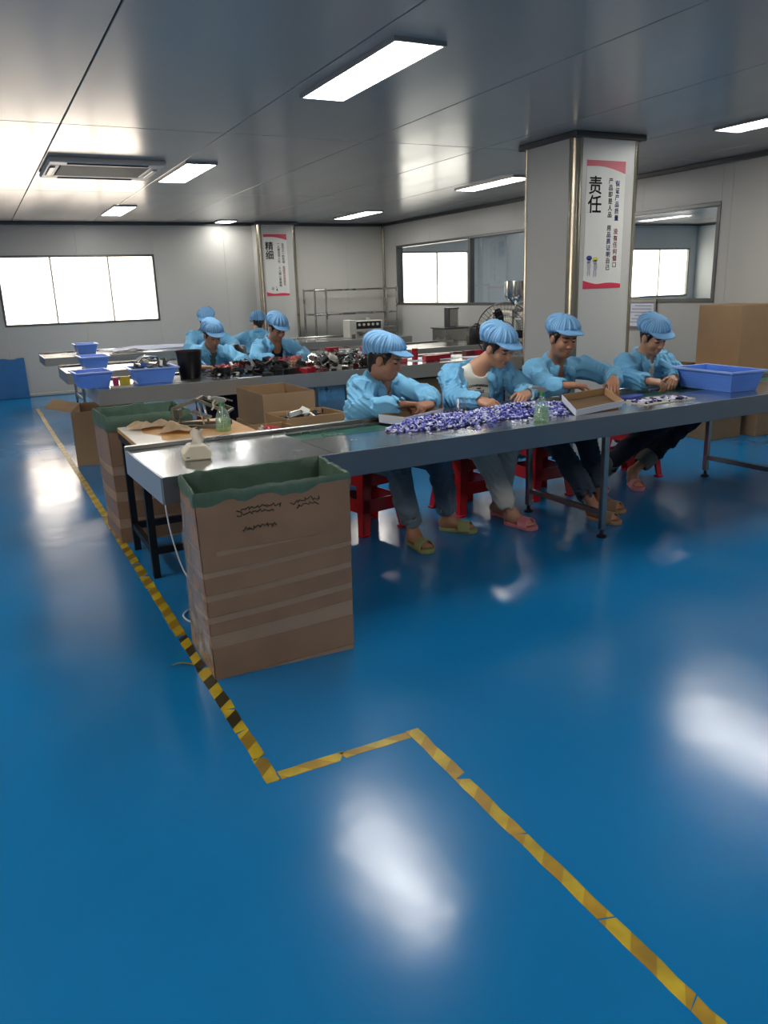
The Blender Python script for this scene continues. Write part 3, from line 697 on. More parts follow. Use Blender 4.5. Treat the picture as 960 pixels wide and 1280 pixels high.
def heap1(x, y):
    c1 = max(0, 1 - ((x - 2.40) / .42) ** 2 - ((y - 3.97 - .10 * (x - 2.4)) / .17) ** 2)
    c2 = max(0, 1 - ((x - 2.98) / .45) ** 2 - ((y - 4.05 - .08 * (x - 3)) / .20) ** 2)
    c3 = max(0, 1 - ((x - 3.15) / .20) ** 2 - ((y - 3.98) / .18) ** 2)
    return .050 * max(c1, c2, c3) ** .6
def reg1(r):
    while True:
        x, y = r.uniform(1.98, 3.42), r.uniform(3.66, 4.30)
        if heap1(x, y) > 0 or r.random() < .03:
            if (x - 2.905) ** 2 + (y - 3.70) ** 2 > .003 and not (x > 3.2 and y < 4.0 + .2 * (3.3 - x)) and not (x < 2.5 and y > 4.02 + .45 * (x - 2.165)) and y > 3.68: return x, y
small_parts('small_blue_parts', 'heap of tiny blue, violet and white plastic parts on the front table', 3600, reg1, heap1, 9, ['pc_blue', 'pc_violet', 'pc_white', 'pc_dark'], [(.024, .012), (.018, .010), (.028, .008), (.014, .013)])
def reg2(r): return (r.uniform(3.80, 4.22), r.uniform(3.78, 3.95))
small_parts('small_white_parts', 'thin scatter of white and dark parts in front of the fourth worker', 130, reg2, lambda x, y: .012, 10, ['pc_white', 'pc_white', 'pc_dark', 'pc_blue'], [(.026, .014), (.02, .012)])
fb = thing('parts_sheet', 'grey cardboard sheet under the parts in front of the fourth worker', 'sheet', (4.02, 3.87, ZT - .001), math.radians(5))
B().box(-.24, .24, -.105, .115, 0, .0045).done('sheet', 'laminate', fb)
nb = thing('violet_pad', 'flat violet blue pad before the fourth worker', 'pad', (3.98, 4.09, ZT), math.radians(12))
B().lathe([(.001, 0), (.12, 0), (.125, .006), (.12, .012), (.001, .013)], n=28, sy=.42).done('pad_body', 'pc_blue', nb, smooth=True)
cp = thing('clear_cup', 'clear plastic cup on the parts in front of the second worker', 'cup', (2.62, 4.14, ZT + .03))
B().lathe([(.042, 0), (.036, .07), (.033, .085), (.001, .086)], n=22, caps=False).done('cup_wall', 'clear', cp, smooth=True)
B().lathe([(.043, 0), (.046, .003), (.043, .006)], n=22, caps=False).done('cup_rim', 'clear', cp, smooth=True)

# blue baskets
def basket_proto(label, sx, sy, h, flare=.035, label_plate=False):
    t = thing('plastic_basket', label, 'basket', (0, 0, 0), 0, 'blue plastic baskets')
    hx, hy = sx / 2, sy / 2; f = flare; th = .004
    bot = [(-hx + f, -hy + f), (hx - f, -hy + f), (hx - f, hy - f), (-hx + f, hy - f)]; top = [(-hx, -hy), (hx, -hy), (hx, hy), (-hx, hy)]
    B().hexa([(*p, 0) for p in bot] + [(*p, .006) for p in bot]).done('basket_bottom', 'plastic_blue', t)
    for i in range(4):
        a0, b0, a1, b1 = bot[i], bot[(i + 1) % 4], top[i], top[(i + 1) % 4]
        def ins(p, k): return (p[0] * (1 - k / (abs(p[0]) + 1e-6)) if False else p[0] - math.copysign(th, p[0]), p[1] - math.copysign(th, p[1]))
        B().hexa([(*a0, .0), (*b0, .0), (*ins(b0, 0), .0), (*ins(a0, 0), .0), (*a1, h), (*b1, h), (*ins(b1, 0), h), (*ins(a1, 0), h)]).done('basket_wall', 'plastic_blue', t)
        # ribs
        d = Vector((b1[0] - a1[0], b1[1] - a1[1], 0)).normalized(); n = V(d.y, -d.x, 0)
        bb = B()
        for k in range(7):
            q = .18 + k * .095
            pa = V(*a0, 0).lerp(V(*a1, h), q) + n * .001; pb = V(*b0, 0).lerp(V(*b1, h), q) + n * .001
            bb.bar(pa.lerp(pb, .04), pa.lerp(pb, .96), .004, .0055)
        bb.done('wall_ribs', 'plastic_blue', t)
    bb = B(); w = .016
    for (x0, x1, y0, y1) in ((-hx - w, hx + w, -hy - w, -hy + .002), (-hx - w, hx + w, hy - .002, hy + w), (-hx - w, -hx + .002, -hy + .002, hy - .002), (hx - .002, hx + w, -hy + .002, hy - .002)): bb.box(x0, x1, y0, y1, h - .012, h + .003)
    bb.done('basket_rim', 'plastic_rim', t, bevel=.003)
    return t
bk = basket_proto('large blue plastic basket on the front table at the right', .31, .55, .145); bk.location = (4.795, 4.065, ZT); bk.rotation_euler = (0, 0, math.radians(-4))
B().box(-.130, -.1285, -.20, .10, .018, .040).done('white_sticker', 'white_label', bk)
kids = [k for k in bk.children if k.name.startswith('white_sticker')][0]; kids.rotation_euler = (0, math.radians(-13), 0); kids.location = (-.004, 0, -.0)
kids.location = (.005, 0, -.036)
bs = basket_proto('empty blue plastic basket at the left end of the second table', .30, .40, .14); bs.location = (.885, 7.66, .781); bs.rotation_euler = (0, 0, .05)
for lab, loc, rz in (('blue plastic basket full of silver parts on the second table', (1.43, 7.68, .781), -.03),
                     ('blue plastic basket on the third table behind the empty one', (1.17, 9.75, .781), .02),
                     ('blue plastic basket with white sheets on the farthest table', (1.42, 12.55, .781), .0)):
    c = copy_tree(bs); c.location = loc; c.rotation_euler = (0, 0, rz); c['label'] = lab
bs2 = [o for o in COL.objects if o.name.startswith('plastic_basket') and o.get('label', '').startswith('blue plastic basket full')][0]; bs2.scale = (1.36, .95, 1)

# red plastic stools
def stool_proto():
    t = thing('plastic_stool', 'x', 'stool', (0, 0, 0), 0, 'red plastic stools of the front workers')
    H = .44; a, b_ = .135, .185
    B().hexa([(-a, -a, H - .02), (a, -a, H - .02), (a, a, H - .02), (-a, a, H - .02), (-a, -a, H), (a, -a, H), (a, a, H), (-a, a, H)]).done('seat', 'stool', t, bevel=.012, seg=2)
    def pt(sx, sy, z, inx=0, iny=0):
        k = a + (b_ - a) * (1 - z / (H - .02)); return V(sx * (k - inx), sy * (k - iny), z)
    for sx in (-1, 1):
        for sy in (-1, 1):
            bb = B()
            for (ix, iy) in ((.075, 0), (0, .075)):
                z0, z1 = 0, H - .015
                w = .008
                if ix: q = [pt(sx, sy, z0), pt(sx, sy, z0, .055, 0), pt(sx, sy, z1, ix, 0), pt(sx, sy, z1)]; n = V(0, -sy * w, 0)
                else: q = [pt(sx, sy, z0), pt(sx, sy, z0, 0, .055), pt(sx, sy, z1, 0, iy), pt(sx, sy, z1)]; n = V(-sx * w, 0, 0)
                bb.hexa([q[0], q[1], q[1] + n, q[0] + n, q[3], q[2], q[2] + n, q[3] + n])
            lg = bb.done('leg', 'stool', t)
            B().obox(pt(sx, sy, .008, .02, .02), (.055, .055, .016)).done('foot', 'stool', lg, bevel=.004)
    for ax in (0, 1):
        for s in (-1, 1):
            for (z0, z1, nm) in ((.32, .42, 'skirt'), (.15, .235, 'stretcher')):
                bb = B()
                if ax == 0: p = [pt(-1, s, z0), pt(1, s, z0), pt(1, s, z1), pt(-1, s, z1)]; n = V(0, -s * .007, 0)
                else: p = [pt(s, -1, z0), pt(s, 1, z0), pt(s, 1, z1), pt(s, -1, z1)]; n = V(-s * .007, 0, 0)
                bb.hexa([p[0], p[1], p[1] + n, p[0] + n, p[3], p[2], p[2] + n, p[3] + n]); bb.done(nm, 'stool', t)
    return t
st = stool_proto()
for i, (lab, x, y, r) in enumerate((('red plastic stool under the first worker on the left', 2.19, 4.63, .2), ('red plastic stool under the second worker in the cream shirt', 2.98, 4.66, .1),
                                    ('red plastic stool under the third worker', 3.68, 4.70, 0), ('red plastic stool under the fourth worker beside the blue basket', 4.64, 4.74, .15))):
    o = st if i == 0 else copy_tree(st); o.location = (x, y, 0); o.rotation_euler = (0, 0, r); o['label'] = lab
for lab, x, y in (('red plastic stool of the worker left at the second table', 2.25, 8.62), ('red plastic stool of the worker with the black top', 2.97, 8.66)):
    o = copy_tree(st); o.location = (x, y, 0); o['label'] = lab; o['group'] = 'red plastic stools at the second table'

# ------------------------------------------------------------------ things on the second table
bu = thing('black_bucket', 'black plastic bucket on the second table beside the silver parts', 'bucket', (1.82, 7.80, .7805))
B().lathe([(.10, 0), (.102, .01), (.125, .25), (.130, .25), (.130, .262), (.122, .262), (.098, .012)], n=28, caps=False).done('bucket_wall', 'black_pl', bu, smooth=True)
B().lathe([(.001, .004), (.098, .004), (.098, .012), (.001, .012)], n=28).done('bucket_bottom', 'black_pl', bu)
B().tube([(.128 * math.cos(a), .128 * math.sin(a), .252 + .004) for a in np.linspace(0, 2 * math.pi, 25)], .004, 6).done('red_rim', 'dark_red', bu)
yt = thing('packet_tray', 'small white tray with a yellow and a magenta packet on the second table', 'tray', (1.10, 7.39, .7805), .04)
B().hexa([(-.09, -.04, 0), (.09, -.04, 0), (.09, .04, 0), (-.09, .04, 0), (-.10, -.05, .018), (.10, -.05, .018), (.10, .05, .018), (-.10, .05, .018)]).done('tray_body', 'white_pl', yt)
tag(B().box(1.09, 1.175, 7.365, 7.425, .80, .875).done('packet', 'yellow', bevel=.004), 'yellow packet in the small white tray', 'packet')
tag(B().box(1.03, 1.075, 7.36, 7.42, .80, .87).done('packet', 'magenta', bevel=.004), 'magenta packet in the small white tray', 'packet')
def piece_mesh(kind, m):
    b = B()
    if kind == 'clip': b.box(-.035, .035, -.012, .012, 0, .008).box(-.035, -.027, -.012, .012, .008, .035).box(.015, .023, -.012, .012, .008, .03)
    elif kind == 'tube': b.cyl((-.035, 0, .014), (.035, 0, .014), .014, n=10); b.cyl((.035, 0, .014), (.05, 0, .014), .008, n=8)
    elif kind == 'plate': b.box(-.045, .045, -.028, .028, 0, .006).box(-.02, .02, -.03, -.022, .006, .03)
    elif kind == 'ring': b.lathe([(.012, 0), (.026, 0), (.026, .016), (.012, .016)], n=14, caps=False); b._f
    elif kind == 'box': b.box(-.04, .04, -.03, .03, 0, .035).box(-.032, .032, -.022, .022, .035, .04)
    elif kind == 'star':
        for k in range(5):
            a = k * 2 * math.pi / 5; b.bar((0, 0, .012), (.04 * math.cos(a), .04 * math.sin(a), .012 + .02 * (k % 2)), .014, .010)
    elif kind == 'bent': b.bar((-.05, 0, .008), (0, 0, .03), .02, .008); b.bar((0, 0, .03), (.05, .0, .012), .02, .008)
    return b.mesh(kind + '_part', m, bevel=.0012)
PM = {}
def scatter(name, label, cat, group, kinds, mats, n, region, seed, layers=1, zb=.7805, size=1.0, dz=.040, mind=.095):
    r = random.Random(seed); pts = []
    for i in range(n):
        for _ in range(60):
            x, y, hm = region(r); lay = r.randrange(layers) if layers > 1 else 0
            if lay * dz > hm: lay = int(hm / dz)
            if all((x - p[0]) ** 2 + (y - p[1]) ** 2 > (mind * size) ** 2 or p[2] != lay for p in pts): break
        else: continue
        pts.append((x, y, lay))
        k = r.choice(kinds), r.choice(mats)
        if k not in PM: PM[k] = piece_mesh(*k)
        o = link(name, PM[k], None, None, (x, y, zb + lay * dz * size), None)
        o.rotation_euler = (r.uniform(-.5, .5) if lay else 0, r.uniform(-.5, .5) if lay else 0, r.uniform(0, 6.28)); o.scale = (size,) * 3
        tag(o, label, cat, group)
def mound(cx, cy, rx, ry, h):
    def f(r):
        while True:
            x, y = r.uniform(-1, 1), r.uniform(-1, 1)
            if x * x + y * y < 1: return cx + x * rx, cy + y * ry, h * (1 - (x * x + y * y)) + .01
    return f
scatter('silver_part', 'silver metal part piled on the second table right of the seated pair', 'part', 'silver metal parts heaped on the second table', ['clip', 'tube', 'plate', 'box', 'bent'], ['chrome', 'chrome', 'white_pl', 'steel'], 80, mound(3.45, 7.72, .62, .36, .14), 31, 5, size=1.15)
scatter('dark_part', 'dark red and black part among the silver heap', 'part', 'dark parts among the silver heap', ['box', 'ring', 'clip', 'plate'], ['dark_red', 'black_pl', 'black_pl'], 42, mound(3.35, 7.62, .66, .28, .10), 32, 4, size=1.1)
scatter('black_part', 'black part lying in front of the seated pair', 'part', 'black parts heaped before the seated pair', ['box', 'plate', 'bent', 'tube'], ['black_pl'], 80, mound(2.42, 7.64, .48, .26, .11), 33, 4, size=1.25, mind=.09)
scatter('red_part', 'small bright red clip on the black heap', 'part', 'red clips on the black heap', ['star', 'bent'], ['pink_pl', 'red_pl'], 9, mound(2.18, 7.56, .16, .10, .0), 34, 1, zb=.87, size=1.0)
scatter('coral_part', 'coral coloured clip before the worker with the black top', 'part', 'coral clips on the black heap', ['star', 'bent', 'clip'], ['pink_pl'], 14, mound(2.76, 7.60, .17, .10, .0), 35, 1, zb=.90, size=1.0)
scatter('maroon_part', 'maroon ring shaped part along the front of the second table', 'part', 'maroon parts at the front of the second table', ['ring', 'box'], ['dark_red', 'red_pl'], 16, mound(2.95, 7.50, .22, .08, .03), 36, 2, size=1.2)
scatter('silver_strip', 'silver strip sticking out of the full blue basket', 'part', 'silver parts in the blue basket', ['plate', 'bent', 'tube'], ['chrome', 'steel', 'white_pl'], 44, mound(1.43, 7.68, .17, .11, .12), 37, 4, zb=.865, size=1.35, dz=.028, mind=.052)
scatter('scrap_part', 'shiny scrap piece in the low open box behind the front table', 'part', 'shiny scraps in the low open box', ['plate', 'clip', 'box', 'bent'], ['chrome', 'white_pl', 'black_pl', 'steel'], 34, mound(2.02, 5.26, .17, .13, .06), 38, 3, zb=.655, size=1.1, mind=.075)
scatter('loose_part', 'small loose part in the narrow open box', 'part', 'loose parts in the narrow open box', ['tube', 'clip', 'plate'], ['chrome', 'red_pl', 'black_pl', 'white_pl'], 18, mound(1.63, 4.93, .10, .09, .04), 39, 2, zb=.645, size=1.0, mind=.07)
for lab, x0, y0, z0, s, rz, m in (('red lacquered box on top of the silver heap', 3.42, 8.0, .91, (.13, .09, .055), .2, 'red_pl'), ('pale pink packet at the left of the red boxes', 4.02, 7.62, .781, (.20, .13, .05), .3, 'pink_pl'),
        ('upright red holder behind the first worker', 4.33, 7.78, .781, (.05, .05, .13), .4, 'red_pl'), ('low red box beside the upright red holder', 4.42, 7.58, .781, (.17, .11, .06), -.1, 'red_pl'),
        ('second low red box further right', 4.66, 7.74, .781, (.18, .10, .05), .15, 'red_pl'), ('dark red block near the second worker', 5.05, 7.80, .781, (.12, .10, .06), 0, 'dark_red'),
        ('small red block behind the shoulder of the second worker', 5.26, 7.92, .781, (.13, .09, .05), .3, 'red_pl')):
    t = thing('red_box', lab, 'box', (x0, y0, z0), rz, 'red boxes and packets on the second table')
    sx, sy, sz = s
    B().box(-sx / 2, sx / 2, -sy / 2, sy / 2, 0, sz * .7).done('box_base', m, t, bevel=.004)
    B().box(-sx / 2 - .002, sx / 2 + .002, -sy / 2 - .002, sy / 2 + .002, sz * .7, sz).done('box_lid', m, t, bevel=.005)
for lab, x0, y0, rz, sx, sy in (('white paper sheet under the red boxes', 4.5, 7.75, .05, .62, .30), ('white paper sheet at the right of the second table', 5.05, 7.62, -.1, .35, .22), ('small white scrap of film at the front edge of the second table', 2.28, 7.36, .1, .22, .08)):
    tag(B().obox((x0, y0, .7825), (sx, sy, .003), Rz(rz)).done('paper_sheet', 'white_label'), lab, 'paper')
rp = thing('red_packet', 'flat red and pink packet stack on the third table behind the first worker', 'packet', (4.72, 9.55, .781), .1)
B().box(-.2, .2, -.1, .1, 0, .05).done('packet_base', 'red_pl', rp, bevel=.01); B().box(-.16, .22, -.09, .08, .051, .085).done('packet_top', 'pink_pl', rp, bevel=.01)
# white sheets on the farthest table
cloth('crumpled white plastic sheet along the farthest table', (2.45, 12.62, .781), .0, 1.5, .42, .06, 12, 'white_label', 'plastic_sheet')
cloth('dark sheet of wrapping on the farthest table', (1.95, 12.1, .781), .1, .5, .25, .05, 13, 'black_pl', 'wrapping_sheet')
# ------------------------------------------------------------------ background equipment
rk = thing('steel_rack', 'low steel tube shelf rack against the back wall', 'rack', (6.42, 13.98, 0))
for sx in (-.84, -.62, .62, .84):
    for sy in (-.26, .26):
        if abs(sx) < .7 and sy > 0: continue
        B().cyl((sx, sy, 0), (sx, sy, 1.60), .019).done('post', 'steel', rk, smooth=True)
for z_ in (.30, .72, 1.14, 1.57):
    for sy in (-.26, .26): B().cyl((-.84, sy, z_), (.84, sy, z_), .016).done('rail', 'steel', rk, smooth=True)
    for sx in (-.84, .84): B().cyl((sx, -.26, z_), (sx, .26, z_), .014).done('rail', 'steel', rk, smooth=True)
for z_ in (.30, .72, 1.14): B().box(-.82, .82, -.25, .25, z_ - .01, z_ + .012).done('shelf_plate', 'steel', rk)
ms = thing('band_sealer', 'white sealing machine with a black control panel on the farthest table', 'machine', (5.95, 12.4, .781))
B().box(-.36, -.24, -.14, .14, 0, .29).done('end_housing', 'machine', ms, bevel=.006)
B().box(-.24, .28, -.10, .14, .10, .27).done('control_box', 'machine', ms, bevel=.006)
B().box(-.22, .24, -.106, -.10, .14, .26).done('control_panel', 'black_pl', ms)
for k in range(5): B().cyl((-.17 + k * .085, -.106, .21), (-.17 + k * .085, -.125, .21), .022).done('knob', 'white_pl', ms, smooth=True)
B().box(-.24, .50, -.20, -.11, .06, .10).done('conveyor_bed', 'steel', ms, bevel=.004)
B().box(.28, .52, -.14, .10, .10, .16).done('outfeed', 'steel', ms, bevel=.004)
for sx in (-.3, .4): B().box(sx - .03, sx + .03, -.16, .12, 0, .06).done('support', 'steel', ms)
B().cyl((.05, 0, .27), (.05, 0, .32), .03).done('hand_wheel', 'machine', ms, smooth=True)
tw = thing('conveyor_drive', 'steel T-shaped drive tower standing on a steel box by the right wall', 'machine', (6.78, 11.0, 0))
B().box(-.22, .30, -.2, .2, 0, .92).done('cabinet', 'steel', tw, bevel=.006)
B().box(-.24, .32, -.22, .22, .92, .94).done('cabinet_top', 'alu_dark', tw)
B().box(-.05, .11, -.06, .06, .94, 1.22).done('tower', 'steel', tw, bevel=.005); B().box(-.07, -.05, -.07, .07, .94, 1.23).done('tower_side', 'alu_dark', tw); B().box(-.07, .12, -.07, .07, 1.22, 1.24).done('tower_cap', 'alu_dark', tw)
hp = thing('filling_machine', 'filling machine with a stainless hopper on a tube frame in front of the long window', 'machine', (6.55, 8.95, 0))
B().lathe([(.03, 1.28), (.05, 1.31), (.145, 1.40), (.15, 1.42), (.15, 1.60), (.155, 1.605), (.145, 1.605), (.14, 1.42), (.04, 1.32)], n=28, caps=False).done('hopper', 'chrome', hp, smooth=True)
B().cyl((0, 0, 1.1), (0, 0, 1.3), .035).done('valve', 'chrome', hp, smooth=True)
B().box(-.10, .24, -.14, .2, .80, 1.12).done('pump_housing', 'machine', hp, bevel=.01)
for sx in (-.2, .3):
    for sy in (-.2, .24): B().bar((sx, sy, 0), (sx, sy, 1.24), .035).done('frame_post', 'steel', hp)
for z_ in (.4, .8, 1.22):
    for sy in (-.2, .24): B().bar((-.2, sy, z_), (.3, sy, z_), .03).done('frame_rail', 'steel', hp)
    for sx in (-.2, .3): B().bar((sx, -.2, z_), (sx, .24, z_), .03).done('frame_rail', 'steel', hp)
B().box(-.2, .3, -.2, .24, .79, .80).done('deck', 'steel', hp)
fn = thing('pedestal_fan', 'big black wire cage fan behind the second worker', 'fan', (6.13, 8.62, 0), math.radians(-28))
B().lathe([(.001, 0), (.24, 0), (.24, .02), (.05, .05), (.03, .06)], n=24).done('base', 'fan', fn, smooth=True)
B().cyl((0, 0, .05), (0, 0, .98), .02).done('pole', 'fan', fn, smooth=True)
B().cyl((0, .06, .98), (0, .26, .98), .075, .06).done('motor', 'fan', fn, smooth=True)
cg = B()
R0 = .36
for k in range(44):
    a = 2 * math.pi * k / 44
    for s in (-1, 1):
        cg.tube([(q * math.cos(a), -.02 + s * (.075 * (1 - (q / R0) ** 2) + .012), .98 + q * math.sin(a)) for q in (.05, .15, .25, .31, R0)], .0016, 4)
for q, w in ((R0, .006), (.27, .0025), (.2, .0025), (.12, .0025)):
    for s in (-1, 1): cg.tube([(q * math.cos(a), -.02 + s * (.075 * (1 - (q / R0) ** 2) + .012), .98 + q * math.sin(a)) for a in np.linspace(0, 2 * math.pi, 49)], w, 5)
cg.done('wire_cage', 'fan', fn)
for k in range(3):
    a = 2 * math.pi * k / 3 + 1.9
    def bl(u, v, a=a):
        q = .05 + .25 * u; da = (v - .5) * (.35 + .5 * math.sin(math.pi * u)) * .6
        return V(q * math.cos(a + da), -.02 + (v - .5) * .05, .98 + q * math.sin(a + da))
    B().grid(8, 5, bl).done('fan_blade', 'black_pl', fn, thick=.003, smooth=True)
B().cyl((0, -.05, .98), (0, .06, .98), .05).done('hub', 'black_pl', fn, smooth=True)
bg = thing('black_bag', 'black bag on the third table behind the second worker', 'bag', (6.28, 9.50, .781))
B().lathe([(.001, 0), (.14, 0), (.155, .05), (.15, .17), (.12, .22), (.06, .24), (.001, .245)], n=9, sy=.75).done('bag_body', 'black_pl', bg, smooth=True)
B().tube([(-.07, 0, .22), (-.04, 0, .26), (.03, 0, .265), (.07, 0, .22)], .012).done('bag_handle', 'black_pl', bg, smooth=True)
bl = thing('black_bundle', 'round black bundle standing between the pair of workers at the second table', 'bundle', (2.62, 8.95, 0))
B().lathe([(.001, .0), (.13, 0), (.15, .3), (.13, .76), (.10, .84), (.10, .95), (.05, 1.0), (.001, 1.0)], n=20, sy=.8).done('bundle_body', 'black_pl', bl, smooth=True)
B().lathe([(.102, .86), (.112, .88), (.102, .90)], n=20, sy=.8, caps=False).done('bundle_tie', 'rubber', bl)
wb = thing('notice_frame', 'pale framed notice on the right wall behind the fourth worker', 'frame', (X1 - .012, 7.55, 1.0))
for (y0, y1, z0, z1) in ((-.28, .28, -.02, .01), (-.28, .28, .30, .33), (-.28, -.25, .01, .30), (.25, .28, .01, .30)): B().box(-.012, .011, y0, y1, z0, z1).done('frame_bar', 'alu', wb)
B().box(.004, .010, -.25, .25, .01, .30).done('notice_sheet', 'white_label', wb)
for k in range(6): B().box(.002, .0038, -.2, .18 - .05 * (k % 3), .05 + k * .04, .065 + k * .04).done('notice_line', 'print_grey', wb)
# foam pad against the back wall
pdp = []
for k in range(9): pdp += [(-.62 + k * .15, .635 + (.018 if k % 2 == 0 else 0)), (-.62 + k * .15 + .075, .635 + (.018 if k % 2 == 0 else 0))]
pd = B(); pd.prism([(.66, 0)] + [(.66 if False else p[0] + .0, p[1]) for p in pdp[::-1]] + [(-.62, 0)], .03, Matrix(((1, 0, 0, 0), (0, 0, -1, 0), (0, 1, 0, 0), (0, 0, 0, 1))))
o = pd.done('foam_mat', 'pad', bevel=.004); o.location = (0, Y1 - .075, .0); o.rotation_euler = (math.radians(-3.2), 0, 0); tag(o, 'blue foam mat with a notched top leaning on the back wall', 'mat')
# white cable hanging from the front table
cb = B(); cpts = []
ctrl = [V(.80, 4.25, .66), V(.78, 4.22, .45), V(.80, 4.18, .22), V(.84, 4.12, .06), V(.90, 3.95, .012), V(.95, 3.70, .008), V(.86, 3.58, .008), V(.74, 3.62, .008), V(.72, 3.74, .008), V(.80, 3.80, .008), V(.98, 3.72, .008)]
for i in range(len(ctrl) - 1):
    p0, p1, p2, p3 = ctrl[max(i - 1, 0)], ctrl[i], ctrl[i + 1], ctrl[min(i + 2, len(ctrl) - 1)]
    for k in range(8):
        t_ = k / 8; cpts.append(.5 * ((2 * p1) + (p2 - p0) * t_ + (2 * p0 - 5 * p1 + 4 * p2 - p3) * t_ ** 2 + (3 * p1 - p0 - 3 * p2 + p3) * t_ ** 3))
tag(cb.tube(cpts, .0045, 6).done('power_cable', 'cable', smooth=True), 'white cable hanging from the front table and curling on the floor', 'cable')
ba = thing('wash_basin', 'pale blue round basin on the floor behind the stool of the second worker', 'basin', (3.75, 5.45, 0))
B().lathe([(.13, 0), (.14, .01), (.19, .11), (.20, .112), (.195, .116), (.13, .015)], n=28, caps=False).done('basin_wall', 'white_label', ba, smooth=True)
B().lathe([(.001, .004), (.13, .004), (.13, .012), (.001, .012)], n=28).done('basin_bottom', 'white_label', ba)

# ------------------------------------------------------------------ posters
def text_me(s, size, m, off=0.0, shear=0):
    cu = bpy.data.curves.new('lettering', 'FONT'); cu.body = s; cu.size = size; cu.align_x = 'CENTER'; cu.align_y = 'CENTER'; cu.extrude = .0003; cu.resolution_u = 3; cu.shear = shear
    ob = bpy.data.objects.new('lettering', cu); COL.objects.link(ob)
    dg = bpy.context.evaluated_depsgraph_get(); me = bpy.data.meshes.new_from_object(ob.evaluated_get(dg))
    bpy.data.objects.remove(ob); bpy.data.curves.remove(cu)
    if off:      # embolden: the glyph laid over itself with small shifts
        bm = bmesh.new()
        for dx, dy in ((0, 0), (off, 0), (-off, 0), (0, off), (0, -off)):
            n0 = len(bm.verts); bm.from_mesh(me); bm.verts.ensure_lookup_table()
            for v in bm.verts[n0:]: v.co.x += dx; v.co.y += dy
        bm.to_mesh(me); bm.free()
    me.materials.clear(); me.materials.append(MT[m]); return me
def poster(label, x0, x1, y, z0, z1, title, colA, colB, figure):
    t = thing('slogan_poster', label, 'poster', ((x0 + x1) / 2, y - .0025, z0), 0)
    w, h = x1 - x0, z1 - z0
    B().box(-w / 2, w / 2, 0, .002, 0, h).done('poster_sheet', 'poster', t)
    def band(pts, nm): B().prism(pts, .0008, Matrix(((1, 0, 0, 0), (0, 0, 1, -.0009), (0, 1, 0, 0), (0, 0, 0, 1)))).done(nm, 'poster_red', t)
    n = 12
    band([(-w / 2, h), (w / 2, h)] + [(w / 2 - w * i / n, h - h * (.095 - .058 * math.sin(math.pi * .5 * min(1, i / n * 1.3)) + .01 * (i / n))) for i in range(n + 1)], 'red_band')
    band([(w / 2, 0), (-w / 2, 0)] + [(-w / 2 + w * i / n, h * (.066 - .034 * math.sin(math.pi * .5 * min(1, i / n * 2)) + .012 * math.sin(math.pi * max(0, i / n - .35) / .65))) for i in range(n + 1)], 'red_band')
    def put(ch, size, x, z, m, off=0):
        o = link('character', text_me(ch, size, m, off), t); o.location = (x, -.0012, z); o.rotation_euler = (math.pi / 2, 0, 0)
    for k, ch in enumerate(title): put(ch, w * .36, -w * .27, h * (.80 - .145 * k), 'print_black', .0025)
    def column(x, ztop, zbot, segs):
        chars = [(c, m) for s, m in segs for c in s]
        for i, (c, m) in enumerate(chars):
            if c == ' ': continue
            put(c, w * .118, x, h * (ztop + (zbot - ztop) * i / (len(chars) - 1)), m, .0008)
    column(w * .13, .845, .165, colA); column(w * .31, .825, .185, colB)
    if figure:
        for q, (dx, hc) in enumerate(((-.36, 'print_blue'), (-.20, 'print_yellow'))):
            zc = h * (.245 - .01 * q)
            for nm, m, ex, ez, ew, eh in (('printed_helmet', hc, 0, .0, .075, .020), ('printed_head', 'print_grey', 0, -.022, .055, .018), ('printed_body', 'print_grey', .01 * q, -.062, .05, .034), ('printed_leg', 'print_grey', -.025, -.115, .02, .03), ('printed_leg', 'print_grey', .025, -.115, .02, .03)):
                pl = [(w * (dx + ex) + w * ew * math.cos(a), zc + h * ez + h * eh * math.sin(a)) for a in np.linspace(0, 2 * math.pi, 17)[:-1]]
                B().prism(pl, .0004, Matrix(((1, 0, 0, 0), (0, 0, 1, -.0006), (0, 1, 0, 0), (0, 0, 0, 1)))).done(nm, m, t)
        for k, (za, zb) in enumerate(((.60, .602),)): B().box(-w * .47, -w * .05, -.0008, -.0001, h * za, h * zb).done('printed_rule', 'print_grey', t)
    else:
        B().box(-w * .44, -w * .06, -.0008, -.0001, h * .595, h * .60).done('printed_rule', 'print_grey', t)
        for (dx, zc, ew, eh, m) in ((-.22, .12, .06, .03, 'print_grey'), (-.05, .10, .03, .02, 'print_black'), (-.06, .14, .02, .02, 'print_grey')):
            pl = [(w * dx + w * ew * math.cos(a), h * zc + h * eh * math.sin(a)) for a in np.linspace(0, 2 * math.pi, 13)[:-1]]
            B().prism(pl, .0004, Matrix(((1, 0, 0, 0), (0, 0, 1, -.0006), (0, 1, 0, 0), (0, 0, 0, 1)))).done('printed_figure', m, t)
    return t
poster('slogan poster about responsibility on the near pillar with red bands', 4.865, 5.30, 5.66, 1.50, 2.56, '责任', [('产品即是人品', 'print_black'), (' 用品质证明自己', 'print_blue')], [('保证产品质量', 'print_blue'), (' 没有任何借口', 'print_red')], True)
poster('slogan poster about care on the back pillar with red bands', 4.845, 5.285, 14.2, 1.50, 2.57, '精细', [('一人疏忽百人忙', 'print_black'), (' 人人细心更顺畅', 'print_black')], [('百分之一的失误', 'print_black'), (' 造成百分百损失', 'print_red')], False)
